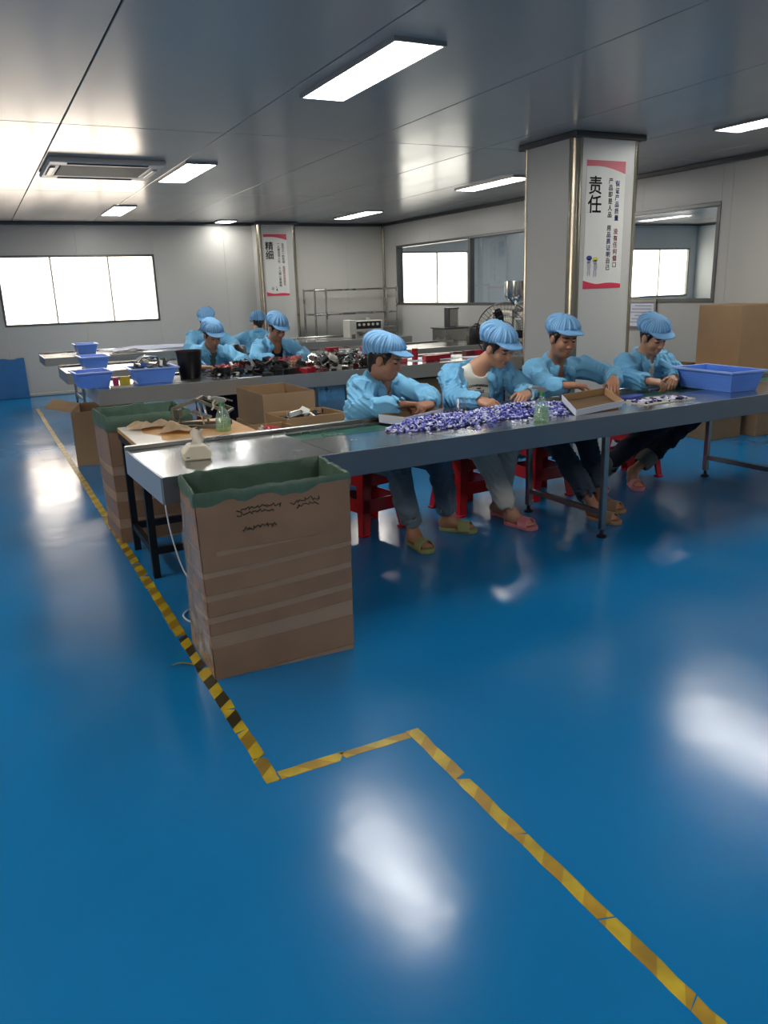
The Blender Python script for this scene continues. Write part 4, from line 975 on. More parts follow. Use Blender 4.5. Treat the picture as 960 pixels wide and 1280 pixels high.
# ------------------------------------------------------------------ people: distance-field bodies meshed with surface nets
F4 = np.float32
def A3(*v): return np.array(v, F4)
def nz(v): v = np.asarray(v, F4); return v / (np.linalg.norm(v) + 1e-9)
class SD:
    def __init__(s): s.p = []; s.post = None; s.pm = .0
    def add(s, f, c, r, k=.0, op='u'): s.p.append((f, np.asarray(c, F4), float(r), k, op)); return s
    def cone(s, a, b, ra, rb, k=.02, n=None, sq=1.0, op='u'):
        a, b = np.asarray(a, F4), np.asarray(b, F4); ba = b - a
        if n is not None: n = nz(n); ba2 = ba + n * (ba @ n) * (1 / sq - 1)
        else: ba2 = ba
        bb = float(ba2 @ ba2) + 1e-12
        def f(P):
            pa = P - a
            if n is not None: pa = pa + n * ((pa @ n) * (1 / sq - 1))[..., None]
            h = np.clip((pa @ ba2) / bb, 0, 1)
            return (np.sqrt(((pa - ba2 * h[..., None]) ** 2).sum(-1)) - (ra + (rb - ra) * h)) * (1 if n is None else min(1, sq * 1.15))
        return s.add(f, (a + b) / 2, np.linalg.norm(b - a) / 2 + max(ra, rb), k, op)
    def ell(s, c, r, M=None, k=.02, op='u'):
        c = np.asarray(c, F4); r = np.asarray(r, F4); M = np.eye(3, dtype=F4) if M is None else np.asarray(M, F4)   # M rows = local axes
        def f(P):
            q = (P - c) @ M.T; k0 = np.sqrt(((q / r) ** 2).sum(-1)); k1 = np.sqrt(((q / r ** 2) ** 2).sum(-1)) + 1e-6
            return k0 * (k0 - 1) / k1
        return s.add(f, c, r.max(), k, op)
    def rbox(s, c, h, M=None, rad=.01, k=.01, op='u'):
        c = np.asarray(c, F4); h = np.asarray(h, F4); M = np.eye(3, dtype=F4) if M is None else np.asarray(M, F4)
        def f(P):
            q = np.abs((P - c) @ M.T) - (h - rad)
            return np.sqrt((np.maximum(q, 0) ** 2).sum(-1)) + np.minimum(q.max(-1), 0) - rad
        return s.add(f, c, float(np.linalg.norm(h)), k, op)
    def ev(s, P, ctr=None, rad=0):
        d = np.full(P.shape[:-1], .5, F4)
        for f, c, r, k, op in s.p:
            if ctr is None: m = slice(None)
            else:
                m = ((ctr - c) ** 2).sum(-1) < (r + rad + .07) ** 2
                if not m.any(): continue
            e = f(P[m]); a = d[m]
            if op == 'u':
                if k > 0: h = np.maximum(k - np.abs(a - e), 0) / k; d[m] = np.minimum(a, e) - h * h * k * .25
                else: d[m] = np.minimum(a, e)
            elif op == 's':
                if k > 0: h = np.maximum(k - np.abs(a + e), 0) / k; d[m] = np.maximum(a, -e) + h * h * k * .25
                else: d[m] = np.maximum(a, -e)
            else: d[m] = np.maximum(a, e)
        if s.post is not None: d = s.post(P, d)
        return d
    def mesh(s, h):
        lo = np.min([c - r for f, c, r, k, op in s.p if op == 'u'], 0) - .05; hi = np.max([c + r for f, c, r, k, op in s.p if op == 'u'], 0) + .05
        n = 8; bs = h * n
        N = np.ceil((hi - lo) / bs).astype(int)
        gi = np.stack(np.meshgrid(*[np.arange(q) for q in N], indexing='ij'), -1).reshape(-1, 3)
        ctr = (lo + (gi + .5) * bs).astype(F4)
        d = s.ev(ctr)
        act = np.abs(d) < bs * .87 * 1.75 + s.pm
        gi, ctr = gi[act], ctr[act]
        lc = np.stack(np.meshgrid(*[np.arange(n + 1)] * 3, indexing='ij'), -1).astype(F4)
        P = (lo + gi[:, None, None, None, :] * bs + lc[None] * h).astype(F4)
        D = s.ev(P, ctr, bs * .87)
        ins = D < 0
        S = lambda a, i, j, k: a[:, i:n + i, j:n + j, k:n + k]
        cnt = sum(S(ins, i, j, k).astype(np.int8) for i in (0, 1) for j in (0, 1) for k in (0, 1))
        cell = (cnt > 0) & (cnt < 8)
        bi, ci, cj, ck = np.nonzero(cell)
        acc = np.zeros((len(bi), 3), F4); num = np.zeros(len(bi), F4)
        E = [((i, j, k), (i + (ax == 0), j + (ax == 1), k + (ax == 2))) for ax in range(3) for i in (0, 1) for j in (0, 1) for k in (0, 1) if (i, j, k)[ax] == 0]
        for p, q in E:
            a = D[bi, ci + p[0], cj + p[1], ck + p[2]]; b2 = D[bi, ci + q[0], cj + q[1], ck + q[2]]
            m = (a < 0) != (b2 < 0); t = np.where(m, a / np.where(m, a - b2, 1), 0)
            acc += np.where(m[:, None], np.array(p, F4) + (np.array(q, F4) - np.array(p, F4)) * t[:, None], 0); num += m
        gl = gi[bi] * n + np.stack([ci, cj, ck], 1)
        W = N * n + 1
        idf = lambda g: (g[:, 0].astype(np.int64) * W[1] + g[:, 1]) * W[2] + g[:, 2]
        ids = idf(gl); order = np.argsort(ids); ids = ids[order]
        verts = lo + (gl + acc / num[:, None])[order] * h
        faces = []
        for ax in range(3):
            o = [0, 0, 0]; o[ax] = 1
            a = ins[:, :n, :n, :n]; c2 = ins[:, o[0]:n + o[0], o[1]:n + o[1], o[2]:n + o[2]]
            eb, ei, ej, ek = np.nonzero(a != c2)
            fl = a[eb, ei, ej, ek]
            g = gi[eb] * n + np.stack([ei, ej, ek], 1)
            u, v = [q for q in range(3) if q != ax]; du = np.zeros(3, int); du[u] = 1; dv = np.zeros(3, int); dv[v] = 1
            quad = []
            ok = np.ones(len(g), bool)
            for off in (0 * du, du, du + dv, dv):
                w = idf(g - off); pos = np.searchsorted(ids, w); pos = np.minimum(pos, len(ids) - 1); ok &= ids[pos] == w; quad.append(pos)
            Q = np.stack(quad, 1)
            flip = fl if ax != 1 else ~fl
            Q[~flip] = Q[~flip][:, ::-1]
            faces.append(Q[ok])
        return verts, np.concatenate(faces)
def np_mesh(name, verts, faces, mats, idx=None):
    me = bpy.data.meshes.new(name)
    me.vertices.add(len(verts)); me.vertices.foreach_set('co', np.asarray(verts, F4).ravel())
    me.loops.add(len(faces) * 4); me.loops.foreach_set('vertex_index', faces.ravel().astype(np.int32))
    me.polygons.add(len(faces)); me.polygons.foreach_set('loop_start', (np.arange(len(faces)) * 4).astype(np.int32))
    try: me.polygons.foreach_set('loop_total', np.full(len(faces), 4, np.int32))
    except Exception: pass
    me.polygons.foreach_set('use_smooth', np.ones(len(faces), bool))
    for m in mats: me.materials.append(MT[m])
    if idx is not None: me.polygons.foreach_set('material_index', idx.astype(np.int32))
    me.update(calc_edges=True); me.validate()
    return me
def wrinkle(seed, amp, wl):
    """ridged, elongated cloth folds in a few drifting directions, strong in some places and absent in others"""
    r = np.random.RandomState(seed); terms = []
    for q in range(4):
        main = nz(r.randn(3) * A3(1, 1, 1.4)); L_ = wl * (1.0, .8, .55, .45)[q]
        terms.append((main * 2 * math.pi / L_, nz(r.randn(3)) * 2 * math.pi / (wl * 1.7), nz(r.randn(3)) * 2 * math.pi / (wl * 2.6), r.uniform(0, 6.3, 3), (1, .8, .62, .55)[q]))
    def f(P, d):
        tot = 0
        for K, W, G, p, am in terms:
            s_ = np.sin(P @ K + 2.2 * np.sin(P @ W + p[0]) + p[1])
            tot = tot + am * np.clip(.5 + .8 * np.sin(P @ G + p[2]), 0, 1) * ((.5 + .5 * s_) ** 2 - .35 if am > .7 else (1 - np.abs(s_)) ** 1.6 - .3)
        return d - amp * tot
    return f
def march(sd, P, dr, dist=.3, off=.0015):
    """drop points along dr onto a distance field"""
    P = np.asarray(P, F4).copy(); t = np.zeros(len(P), F4)
    for _ in range(60):
        d = sd.ev(P + dr * t[:, None]) - off; t = np.clip(t + d * .7, 0, dist)
    return P + dr * t[:, None]
def patch(name, sd, org, ex, ey, dr, w, h_, m, parent, off=.004, n=7):
    """small cloth piece lying on a garment"""
    u, v = np.meshgrid(np.linspace(-.5, .5, n), np.linspace(-.5, .5, n), indexing='ij')
    P = org + ex * (u.ravel() * w)[:, None] + ey * (v.ravel() * h_)[:, None]
    Q = march(sd, P, dr, off=off).reshape(n, n, 3); b_ = B(); b_.grid(n, n, lambda a, c_: Vector(Q[round(a * (n - 1)), round(c_ * (n - 1))].tolist()))
    return link(name, b_.mesh(name, m, thick=.003, smooth=True), parent)
def head_axes(yaw, pitch, roll):
    """local x = person's left, y = forward, z = up. yaw 0 faces -y, positive turns towards +x; pitch positive looks down"""
    fwd = A3(math.sin(yaw), -math.cos(yaw), 0); left = A3(math.cos(yaw), math.sin(yaw), 0)
    f = fwd * math.cos(pitch) + A3(0, 0, -math.sin(pitch)); u = np.cross(f, left)
    l2 = left * math.cos(roll) + u * math.sin(roll); u2 = u * math.cos(roll) - left * math.sin(roll)
    return np.stack([l2, f, u2])
def cap_meshes(h, seed, stripe):
    c = SD(); c.ell((0, -.022, .080), (.106, .126, .076), k=0)
    c.cone((0, -.105, .015), (0, -.085, .07), .045, .062, k=.05)
    pl = nz((0, -.36, 1))
    c.add(lambda P: -(P @ pl - .044), (0, 0, 0), 1, .012, 'i')
    def post(P, d):
        ph = np.arctan2(P[..., 0], P[..., 1] + .02); rad = np.sqrt(P[..., 0] ** 2 + (P[..., 1] + .02) ** 2)
        fade = np.clip((rad - .03) / .05, 0, 1) * np.clip((P[..., 2] - .02 - .3 * P[..., 1]) / .02, .15, 1)
        wob = 1 + .35 * np.sin(ph * 3 + seed)
        return d + (.0105 * np.abs(np.sin(ph * 7.5 + seed + .8 * np.sin(4 * ph + seed))) ** .6 - .007) * fade * wob
    c.post = post; c.pm = .012
    crown = np_mesh('cap_crown', *c.mesh(h), [stripe])
    bsd = SD(); bsd.ell((0, -.012, .062), (.088, .108, .055), k=0)
    bsd.add(lambda P: np.abs(P @ pl - .056) - .016, (0, 0, 0), 1, .005, 'i')
    band = np_mesh('cap_band', *bsd.mesh(h), ['cap_plain'])
    v = SD()
    def vis(P):
        x, y, z = P[..., 0], P[..., 1], P[..., 2]
        top = .086 - .26 * (y - .07) - 3.0 * x * x
        slab = np.abs(z - top) - .0042
        rim = np.sqrt((x / .094) ** 2 + ((y - .05) / .112) ** 2) - 1
        inner = .98 - np.sqrt((x / .080) ** 2 + ((y + .012) / .098) ** 2)
        return np.maximum(np.maximum(slab * .9, rim * .09), np.maximum(inner * .08, (.035 - y)))
    v.add(vis, (0, .09, .07), .12, 0, 'u')
    visor = np_mesh('cap_visor', *v.mesh(min(h, .0045)), ['cap_plain'])
    return crown, band, visor
CAPS = [cap_meshes(.005, 0, 'cap'), cap_meshes(.005, 1.3, 'cap')]
def slipper_meshes(m):
    s = SD()
    def sole(P):
        x, y, z = P[..., 0], P[..., 1], P[..., 2]
        w = .045 + .008 * np.sin((y - .02) * 14)
        return np.maximum(np.maximum(np.sqrt((x / w) ** 2 + ((np.maximum(np.abs(y - .01) - .075, 0)) / .055) ** 2) * .05 - .05, np.abs(z - .012) - .012), 0 * x - .02)
    s.add(sole, (0, .01, .012), .15, 0)
    a = np_mesh('sole', *s.mesh(.005), [m])
    t = SD()
    def strap(P):
        x, y, z = P[..., 0], P[..., 1], P[..., 2]
        q = np.sqrt((x / .053) ** 2 + ((z - .012) / .062) ** 2)
        return np.maximum(np.maximum((np.abs(q - 1) - .07) * .05, np.abs(y - .065 + .2 * z) - .04), .012 - z)
    t.add(strap, (0, .07, .04), .09, 0)
    b2 = np_mesh('strap', *t.mesh(.005), [m])
    return a, b2
SLIP = {m: slipper_meshes(m) for m in ('slip_green', 'slip_pink', 'slip_tan')}
def mobj(name, me, parent, M4=None, label=None):
    o = link(name, me, parent, label)
    if M4 is not None: o.matrix_local = parent.matrix_basis.inverted() @ M4
    else: o.matrix_local = parent.matrix_basis.inverted()
    return o
def mat4(M, o):
    m = Matrix.Identity(4)
    for i in range(3):
        for j in range(3): m[j][i] = float(M[i][j])
        m[i][3] = float(o[i])
    return m
def person(label, g, base, pelvis, neck, shR, shL, head, yaw, pitch, roll, elR, wrR, fR, nR, elL, wrL, fL, nL, kneeR, ankR, toeR, kneeL, ankL, toeL,
           skin='skin', shirt='tee_white', pants='jeans', slip='slip_green', cap=0, vopen=(.03, .10), vtop=.03, vlen=.9, h=.0045, hj=.0065, curl=.7, seed=0, hs=1.07, cuffs=None, short=0, hairlong=False, ndrop=0.0, uc=0.0):
    E = lambda v: np.asarray(v, F4)
    pelvis, neck, shR, shL, head, elR, wrR, fR, elL, wrL, fL = map(E, (pelvis, neck, shR, shL, head, elR, wrR, fR, elL, wrL, fL))
    kneeR, ankR, toeR, kneeL, ankL, toeL = map(E, (kneeR, ankR, toeR, kneeL, ankL, toeL))
    t = thing('person', label, 'person', (float(base[0]), float(base[1]), 0), 0, g)
    HA = head_axes(yaw, pitch, roll)
    sh_c = (shR + shL) / 2; lat = nz(shL - shR); upv = nz(neck - pelvis); fwd = nz(np.cross(upv, lat)) * 1.0
    if fwd[1] > 0 and abs(yaw) < 1.6: fwd = -fwd
    if abs(yaw) >= 1.6 and fwd[1] < 0: fwd = -fwd
    waist = pelvis + (neck - pelvis) * .38; chest = pelvis + (neck - pelvis) * .74 - fwd * .0
    H = lambda x, y, z: head + (HA[0] * x + HA[1] * y + HA[2] * z) * hs
    rr = lambda a: np.array(a, F4) * hs
    # ---- skin
    s = SD()
    s.ell(H(0, -.012, .035), rr((.076, .095, .088)), HA, k=.02).ell(H(0, .016, -.03), rr((.064, .074, .084)), HA, k=.03)
    s.ell(H(0, .048, -.088), rr((.034, .034, .028)), HA, k=.03)
    for q in (-1, 1):
        s.ell(H(q * .038, .050, -.034), rr((.028, .030, .030)), HA, k=.02)
        s.ell(H(q * .077, -.008, -.008), rr((.011, .021, .031)), HA, k=.008)
    s.cone(H(-.036, .079, .022), H(.036, .079, .022), .010, .010, k=.015)
    for q in (-1, 1): s.ell(H(q * .031, .096, .004), rr((.017, .014, .010)), HA, k=.010, op='s'); s.ell(H(q * .031, .076, .003), rr((.015, .013, .011)), HA, k=.004)
    s.cone(H(0, .084, .008), H(0, .104, -.032), .008, .0125, k=.010)
    for q in (-1, 1): s.ell(H(q * .012, .095, -.036), rr((.010, .011, .008)), HA, k=.008)
    s.cone(H(-.017, .086, -.061), H(.017, .086, -.061), .0065, .0065, k=.006).cone(H(-.014, .085, -.072), H(.014, .085, -.072), .0070, .0070, k=.006)
    nb = neck + upv * .005
    s.cone(H(0, -.022, -.06), nb, .056, .062, k=.03)
    s.cone(nb - upv * .02, chest, .085, .12, k=.05, n=fwd, sq=.62).cone(chest, waist, .125, .115, k=.05, n=fwd, sq=.66).cone(waist, pelvis, .12, .125, k=.05, n=fwd, sq=.7)
    s.cone(shR, shL, .045, .045, k=.05)
    for sh, el, wr, fd, n_, sd in ((shR, elR, wrR, fR, nR, 1), (shL, elL, wrL, fL, nL, -1)):
        s.cone(sh, el, .043, .036, k=.03).cone(el, wr, .036, .0245, k=.02)
        d = nz(fd - wr); n_ = E(n_); n_ = nz(n_ - d * (n_ @ d)); sd_ = nz(np.cross(d, n_)) * sd      # sd_ towards the thumb
        M = np.stack([d, sd_, n_])
        s.cone(wr, wr + d * .03, .024, .022, k=.015, n=n_, sq=.75)
        s.rbox(wr + d * .052, (.044, .039, .0145), M, rad=.013, k=.02)
        for k_, (o_, ln, b0) in enumerate(((.028, .95, .092), (.009, 1.05, .095), (-.010, 1.0, .092), (-.028, .8, .086))):
            p = wr + d * b0 + sd_ * o_; an = .25; cu = curl * (.8 + .18 * k_); dd = nz(d + sd_ * o_ * 2.2)
            for L_, r0, r1 in ((.042, .0092, .0084), (.027, .0084, .0078), (.020, .0078, .0066)):
                an += cu * .62; v_ = dd * math.cos(an) + n_ * math.sin(an)
                q2 = p + v_ * L_ * ln; s.cone(p, q2, r0, r1, k=.005); p = q2
        p = wr + d * .028 + sd_ * .030
        for (a_, b_, c_, L_, r0, r1) in ((.70, .65, .25, .042, .0125, .0105), (.85, .28, .45, .032, .0105, .0090), (.85, .05, .55, .024, .0090, .0070)):
            v_ = nz(d * a_ + sd_ * b_ + n_ * c_); q2 = p + v_ * L_; s.cone(p, q2, r0, r1, k=.008); p = q2
    hipR = pelvis - lat * .085; hipL = pelvis + lat * .085
    for hip, kn, an, to in ((hipR, kneeR, ankR, toeR), (hipL, kneeL, ankL, toeL)):
        s.cone(hip, kn, .075, .052, k=.03).cone(kn, an, .050, .034, k=.02)
        fd = nz((to - an) * A3(1, 1, 0)); heel = an * A3(1, 1, 0) - fd * .035 + A3(0, 0, .05); ball = an * A3(1, 1, 0) + fd * .115 + A3(0, 0, .042)
        side = A3(-fd[1], fd[0], 0)
        s.cone(an, heel, .034, .028, k=.02).cone(heel, ball, .027, .022, k=.03).cone(an, ball, .03, .018, k=.04)
        for k_ in range(5): s.cone(ball + side * (.026 - .013 * k_), ball + side * (.030 - .0145 * k_) + fd * (.045 - .006 * abs(k_ - 1)) - A3(0, 0, .008), .010, .0085, k=.006)
    vts, fcs = s.mesh(h)
    cen = (vts[fcs].mean(1) - head) @ HA.T / hs
    idx = np.zeros(len(fcs), int)
    fr = cen[:, 1] > .05
    for q in (-1, 1):
        idx[fr & (((cen[:, 0] - q * .031) / .017) ** 2 + ((cen[:, 2] - .001) / .0046) ** 2 < 1)] = 1
        idx[fr & (((cen[:, 0] - q * .032) / .021) ** 2 + ((cen[:, 2] - .025 + 2.5 * (cen[:, 0] - q * .032) ** 2) / .0042) ** 2 < 1)] = 1
    idx[fr & ((cen[:, 0] / .022) ** 2 + ((cen[:, 2] + .0665) / .0105) ** 2 < 1)] = 2
    mobj('body', np_mesh('body', vts, fcs, [skin, 'eye', 'lip'], idx), t)
    # ---- hair
    hr = SD(); hr.ell(H(0, -.018, .03), rr((.083, .098, .090)), HA, k=0).cone(H(0, -.065, -.03), H(0, -.06, -.075), .045, .035, k=.03)
    for q in (-1, 1): hr.cone(H(q * .074, .028, .03), H(q * .070, .026, -.02), .012, .006, k=.01)
    pln = nz((HA[1] * .8 + HA[2] * -.45)); pc = H(0, .045, .045)
    hr.add(lambda P: np.maximum((P - pc) @ HA[1] - 0.0, 0) * 0 + ((P - H(0, .052, .0)) @ HA[1]), H(0, 0, 0), .3, .01, 'i')
    hr.ell(H(0, .055, -.03), rr((.072, .075, .075)), HA, k=.01, op='s')
    for q in (-1, 1): hr.ell(H(q * .082, -.006, -.012), rr((.016, .024, .034)), HA, k=.008, op='s')
    hr.add(lambda P: ((P - H(0, 0, .075)) @ HA[2]), H(0, 0, 0), .3, .0, 'i')
    mobj('hair', np_mesh('hair', *hr.mesh(max(h, .0055)), ['hair']), t)
    # ---- cap
    cr, bd, vi = CAPS[cap]
    M4 = mat4(HA * hs, head)
    cp_ = mobj('cap', cr, t, M4)
    for nm, me in (('cap_band', bd), ('cap_visor', vi)): o = link(nm, me, cp_)
    # ---- shirt
    fx = fwd
    def torso(sd_, grow, shr=0):
        sd_.cone(pelvis + upv * .02, waist, .165 + grow, .15 + grow, k=.05, n=fx, sq=.70).cone(waist, chest, .15 + grow, .172 + grow, k=.06, n=fx, sq=.66)
        sd_.cone(chest, neck - upv * .03, .165 + grow, .09 + grow, k=.05, n=fx, sq=.66)
        sd_.cone(shR + upv * .0, shL, .058 + grow * .6, .058 + grow * .6, k=.06)
    sh_ = SD(); torso(sh_, -.016)
    sh_.cone(neck - upv * .03 + fx * .012, neck + upv * .005 + fx * .012, .085, .066, k=.04)
    nkc = H(0, -.02, -.07) * .3 + nb * .7 + fx * .045
    sh_.cone(nb + upv * .05 + fx * .02, nb - upv * (-.005 + ndrop) + fx * (.045 + .4 * ndrop), .058, .056, k=.008, op='s')
    so = mobj('shirt', np_mesh('shirt', *sh_.mesh(max(hj, .007)), [shirt]), t)
    # ---- jacket
    j = SD(); torso(j, .008)
    j.cone(pelvis - upv * .09 - fx * .0, waist, .185, .165, k=.04, n=fx, sq=.72)
    for q, (sh, el, wr) in enumerate(((shR, elR, wrR), (shL, elL, wrL))):
        e2 = wr + (el - wr) * (.06 + short)
        j.cone(sh, el, .079, .072, k=.045).cone(el, e2 + (el - e2) * .16, .072, .058, k=.03).cone(e2 + (el - e2) * .14, e2, .050, .040, k=.02)
    wd, hw = vopen
    ax_o = neck + upv * .02; 
    def wedge(P):
        q = P - ax_o; u = q @ lat; v = -(q @ upv); w = q @ fx
        width = np.where(v < .0, vtop + .02, vtop + (wd - vtop) * np.clip(v / (vlen * .5), 0, 1))
        width = np.where(v > vlen * .5, np.clip(hw * (1 - (v - vlen * .5) / .03), -.2, wd), width) if vlen < .8 else width
        return np.maximum(np.abs(u - uc) - width, -(w - .015))
    j.add(wedge, neck, 1.0, .010, 's')
    j.cone(nb + upv * .10 + fx * .02, nb - upv * .02 + fx * .02, .075, .068, k=.01, op='s')
    for sh, el, wr in ((shR, elR, wrR), (shL, elL, wrL)):
        e2 = wr + (el - wr) * (.06 + short); dr = nz(e2 - el); j.cone(e2 - dr * .012, e2 + dr * .05, .031, .036, k=.006, op='s')
    j.post = wrinkle(seed + 5, .019, .13); j.pm = .02
    jo = mobj('jacket', np_mesh('jacket', *j.mesh(hj), ['jacket']), t)
    # collar with two leaves
    co = SD()
    lt = nz(lat)
    ringp = []
    for k_ in range(9):
        a = math.pi * (-.08 + 1.16 * k_ / 8); ringp.append(neck + lt * (.082 * math.cos(a)) - fx * (.074 * math.sin(a)) + upv * (.024 + .022 * math.sin(a)))
    for p, q in zip(ringp, ringp[1:]): co.cone(p, q, .027, .027, k=.012, n=nz(np.cross(q - p, upv)), sq=.5)
    for sg, e in ((1, ringp[0]), (-1, ringp[-1])):
        tip = march(j, (neck + lt * sg * (min(wd, .06) + .060) + fx * .28 - upv * .085)[None], -fx, off=.010)[0]
        mid = march(j, (neck + lt * sg * .082 + fx * .25 - upv * .025)[None], -fx, off=.008)[0]
        nn = nz(fx + upv * .6)
        co.cone(e, mid, .024, .028, k=.012, n=nn, sq=.5).cone(mid, tip, .030, .018, k=.012, n=nn, sq=.36)
    mobj_c = link('collar', np_mesh('collar', *co.mesh(max(h, .005)), ['jacket']), jo)
    # placket strips, chest pocket and buttons
    if h < .009:
        ex, ey = lat, upv
        for sg in ((1, -1) if vlen >= .8 else (1,)):
            patch('placket', j, neck + lat * sg * (wd + .022 if vlen >= .8 else .004) - upv * (.20 if vlen >= .8 else .26) + fx * .30, ex, ey, -fx, .030, .20, 'jacket', jo, .0035)
        patch('chest_pocket', j, neck + lat * (wd + .085) - upv * .20 + fx * .30, ex, ey, -fx, .085, .095, 'jacket', jo, .003)
        patch('pocket_flap', j, neck + lat * (wd + .085) - upv * .165 + fx * .30, ex, ey, -fx, .090, .022, 'jacket', jo, .0055)
        for k_ in range(3):
            bp = march(j, (neck + lat * (wd + .022 if vlen >= .8 else .004) - upv * (.13 + .075 * k_) + fx * .30)[None], -fx, off=.008)[0]
            b_ = B(); b_.cyl(Vector(bp.tolist()), Vector((bp + fx * .003).tolist()), .006, n=10); b_.done('button', 'spray_white', jo)
    # ---- trousers
    tr = SD(); tr.cone(hipR, hipL, .105, .105, k=.03)
    cufl = []
    for hip, kn, an in ((hipR, kneeR, ankR), (hipL, kneeL, ankL)):
        hem = an + (kn - an) * .22
        tr.cone(hip, kn, .100, .078, k=.03).cone(kn, hem, .078, .068, k=.03)
        dr = nz(an - kn); tr.cone(hem + dr * .005, hem + dr * .09, .052, .060, k=.008, op='s')
        cufs = SD(); cufl.append(cufs)
        cufs.cone(hem - dr * .035, hem + dr * .012, .074, .076, k=0)
        cufs.cone(hem - dr * .0, hem + dr * .12, .056, .060, k=.006, op='s')
    tr.post = wrinkle(seed + 9, .012, .13); tr.pm = .01
    to = mobj('trousers', np_mesh('trousers', *tr.mesh(max(hj, .008)), [pants]), t)
    if cuffs:
        for cu_ in cufl: link('turned_up_cuff', np_mesh('turned_up_cuff', *cu_.mesh(.007), [cuffs]), to)
    # ---- slippers
    for an, tw_ in ((ankR, toeR), (ankL, toeL)):
        fd = nz((tw_ - an) * A3(1, 1, 0)); side = A3(fd[1], -fd[0], 0)
        c_ = an * A3(1, 1, 0) + fd * .055
        m4 = mat4(np.stack([side, fd, A3(0, 0, 1)]) , c_)
        sl = mobj('slipper', SLIP[slip][0], t, m4); link('strap', SLIP[slip][1], sl)
    return t, dict(lat=lat, up=upv, fwd=fx, neck=neck, chest=chest, jacket=jo, shirt=so, sh=sh_)
D_ = (0, 0, -1)
GF = 'workers at the front conveyor table'
person('worker leftmost at the front table looking aside, pale pink top under blue jacket', GF, (2.2, 4.63), (2.20, 4.68, .52), (2.27, 4.60, .965), (2.11, 4.50, .945), (2.44, 4.66, .935),
       (2.285, 4.49, 1.125), math.radians(42), math.radians(16), 0,
       (2.03, 4.40, .842), (2.265, 4.255, .868), (2.37, 4.215, .860), (.1, -.4, -1), (2.56, 4.44, .86), (2.48, 4.26, .852), (2.37, 4.22, .845), (-.3, .2, -1),
       (2.19, 4.20, .50), (2.25, 4.10, .075), (2.255, 3.95, .03), (2.52, 4.24, .50), (2.60, 4.26, .075), (2.70, 4.15, .03),
       skin='skin_b', shirt='tee_pink', ndrop=.02, pants='jeans', slip='slip_green', cap=0, vopen=(.045, .05), seed=1, curl=.95)
_, info = person('worker second from left at the front table, cream lettered t-shirt under open blue jacket', GF, (3.0, 4.66), (3.0, 4.70, .52), (3.06, 4.63, .985), (2.875, 4.665, .965), (3.255, 4.575, .955),
       (3.155, 4.50, 1.145), math.radians(16), math.radians(24), math.radians(4),
       (2.76, 4.43, .835), (2.82, 4.225, .845), (2.85, 4.12, .825), (.4, -.1, -1), (3.36, 4.47, .83), (3.21, 4.25, .855), (3.10, 4.17, .842), (-.2, .2, -1),
       (2.86, 4.24, .50), (3.02, 4.13, .075), (3.06, 4.0, .03), (3.10, 4.30, .50), (3.08, 4.38, .075), (3.12, 4.24, .03),
       skin='skin', shirt='tee_white', pants='pale_pants', slip='slip_pink', cap=1, vopen=(.108, .11), vtop=.085, uc=-.028, seed=2, curl=.8)
def shirt_text(info, rows):
    for s, size, v0, arc in rows:
        me = text_me(s, size, 'print_black', .0012)
        co = np.zeros(len(me.vertices) * 3, F4); me.vertices.foreach_get('co', co); co = co.reshape(-1, 3)
        y = co[:, 1] + v0 - arc * co[:, 0] ** 2
        P = info['neck'] + info['lat'] * co[:, :1] + info['up'] * y[:, None] + info['fwd'] * .3
        Q = march(info['sh'], P, -info['fwd'], off=.0015)
        me.vertices.foreach_set('co', Q.ravel()); me.update()
        link('lettering', me, info['shirt'])
shirt_text(info, (('COMPARISON', .022, -.078, 2.2), ('with', .018, -.098, 0), ('ARGYLE', .024, -.120, 0)))
person('worker third from left at the front table, dark top, both forearms over the carton tray', GF, (3.7, 4.70), (3.70, 4.76, .52), (3.75, 4.64, .985), (3.565, 4.63, .955), (3.99, 4.60, .945),
       (3.70, 4.49, 1.175), math.radians(-6), math.radians(12), math.radians(-2),
       (3.46, 4.38, .865), (3.50, 4.14, .895), (3.60, 4.07, .882), (.1, -.2, -1), (4.10, 4.42, .88), (3.87, 4.15, .905), (3.80, 4.07, .86), (-.2, -.3, -1),
       (3.50, 4.30, .50), (3.56, 3.93, .075), (3.60, 3.80, .03), (3.80, 4.34, .50), (3.78, 4.12, .075), (3.82, 3.98, .03),
       skin='skin_b', shirt='tee_brown', ndrop=.06, pants='jeans_dark', slip='slip_tan', cap=1, vopen=(.055, .06), seed=3, curl=.45, short=.30)
person('worker rightmost at the front table beside the blue basket, jacket buttoned up', GF, (4.66, 4.74), (4.68, 4.78, .52), (4.665, 4.68, .965), (4.44, 4.65, .935), (4.87, 4.67, .925),
       (4.64, 4.565, 1.135), math.radians(0), math.radians(24), math.radians(6),
       (4.31, 4.44, .83), (4.315, 4.28, .848), (4.40, 4.20, .835), (.4, .1, -1), (4.83, 4.46, .83), (4.62, 4.31, .845), (4.50, 4.22, .83), (-.3, .1, -1),
       (4.50, 4.35, .50), (4.13, 4.60, .085), (4.10, 4.46, .03), (4.92, 4.40, .50), (4.44, 4.50, .11), (4.38, 4.38, .03),
       skin='skin', shirt='tee_white', pants='navy', slip='slip_pink', cap=0, vopen=(.03, .03), vlen=.28, seed=4, curl=.85, cuffs='cuff', hairlong=True)
GB = 'workers at the tables behind'
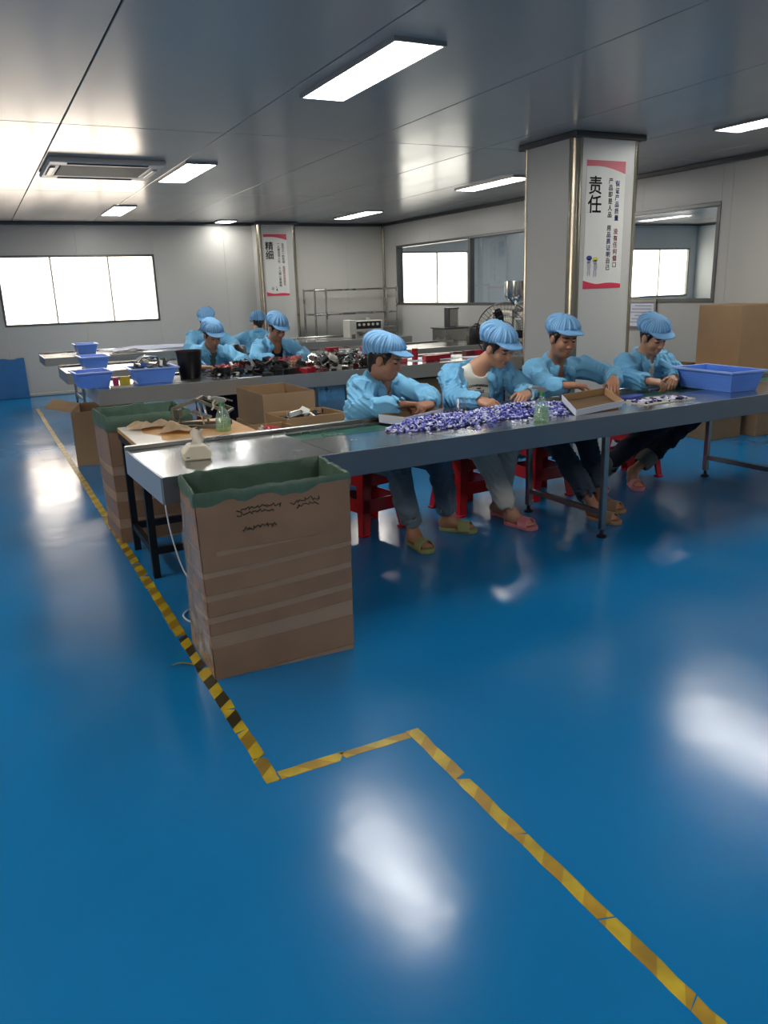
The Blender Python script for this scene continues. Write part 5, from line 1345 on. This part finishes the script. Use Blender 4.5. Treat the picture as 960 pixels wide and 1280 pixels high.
person('worker in blue seated at the second table behind the black bucket', GB, (2.22, 8.6), (2.22, 8.62, .52), (2.225, 8.52, .99), (2.05, 8.48, .955), (2.40, 8.50, .945),
       (2.225, 8.38, 1.14), math.radians(8), math.radians(26), 0,
       (1.93, 8.28, .86), (2.0, 8.02, .85), (2.12, 7.95, .845), (.1, 0, -1), (2.50, 8.28, .86), (2.36, 8.02, .86), (2.28, 7.95, .85), (0, 0, -1),
       (2.12, 8.2, .50), (2.1, 8.15, .075), (2.1, 8.02, .03), (2.36, 8.2, .50), (2.36, 8.15, .075), (2.36, 8.02, .03),
       skin='skin_b', shirt='tee_teal', pants='navy', slip='slip_tan', cap=0, vopen=(.04, .05), vlen=.5, h=.008, hj=.010, seed=6)
person('worker with a black top under the open jacket at the second table', GB, (2.96, 8.64), (2.97, 8.66, .53), (2.955, 8.56, 1.025), (2.77, 8.50, .985), (3.14, 8.56, .975),
       (2.965, 8.43, 1.175), math.radians(12), math.radians(28), 0,
       (2.66, 8.30, .87), (2.76, 8.04, .875), (2.84, 7.95, .87), (.1, 0, -1), (3.24, 8.36, .87), (3.05, 8.06, .87), (2.95, 7.96, .865), (0, 0, -1),
       (2.86, 8.2, .50), (2.86, 8.15, .075), (2.86, 8.02, .03), (3.08, 8.2, .50), (3.08, 8.15, .075), (3.08, 8.02, .03),
       skin='skin_b', shirt='tee_black', ndrop=.07, pants='navy', slip='slip_tan', cap=1, vopen=(.085, .09), vtop=.06, h=.008, hj=.010, seed=7, hairlong=True)
person('worker in blue partly hidden behind the one at the black bucket', GB, (2.75, 10.7), (2.78, 10.72, .56), (2.75, 10.64, 1.07), (2.56, 10.62, 1.02), (2.95, 10.62, 1.01),
       (2.735, 10.52, 1.225), math.radians(-25), math.radians(20), 0,
       (2.46, 10.45, .90), (2.5, 10.14, .86), (2.6, 10.05, .855), (.1, 0, -1), (3.06, 10.45, .90), (2.95, 10.14, .86), (2.85, 10.05, .855), (0, 0, -1),
       (2.7, 10.4, .50), (2.7, 10.4, .075), (2.7, 10.25, .03), (2.9, 10.4, .50), (2.9, 10.4, .075), (2.9, 10.25, .03),
       skin='skin', shirt='tee_white', pants='navy', slip='slip_tan', cap=0, vopen=(.04, .05), h=.010, hj=.012, seed=8)
person('worker turned away towards the farthest table, only cap and back seen', GB, (3.66, 11.2), (3.62, 11.15, .50), (3.66, 11.25, .985), (3.88, 11.27, .945), (3.46, 11.27, .945),
       (3.70, 11.33, 1.135), math.radians(175), math.radians(18), 0,
       (3.98, 11.5, .88), (3.9, 11.85, .88), (3.85, 11.95, .87), (0, 0, -1), (3.36, 11.5, .88), (3.5, 11.85, .88), (3.55, 11.95, .87), (0, 0, -1),
       (3.75, 11.55, .50), (3.75, 11.6, .075), (3.75, 11.75, .03), (3.5, 11.55, .50), (3.5, 11.6, .075), (3.5, 11.75, .03),
       skin='skin', shirt='tee_white', pants='navy', slip='slip_tan', cap=0, vopen=(.03, .05), h=.010, hj=.012, seed=9)
for lab, x, y in (('red plastic stool of the half hidden worker behind', 2.78, 10.74), ('red plastic stool of the worker turned away', 3.62, 11.12)):
    o = copy_tree(st); o.location = (x, y, 0); o['label'] = lab; o['group'] = 'red plastic stools at the far tables'
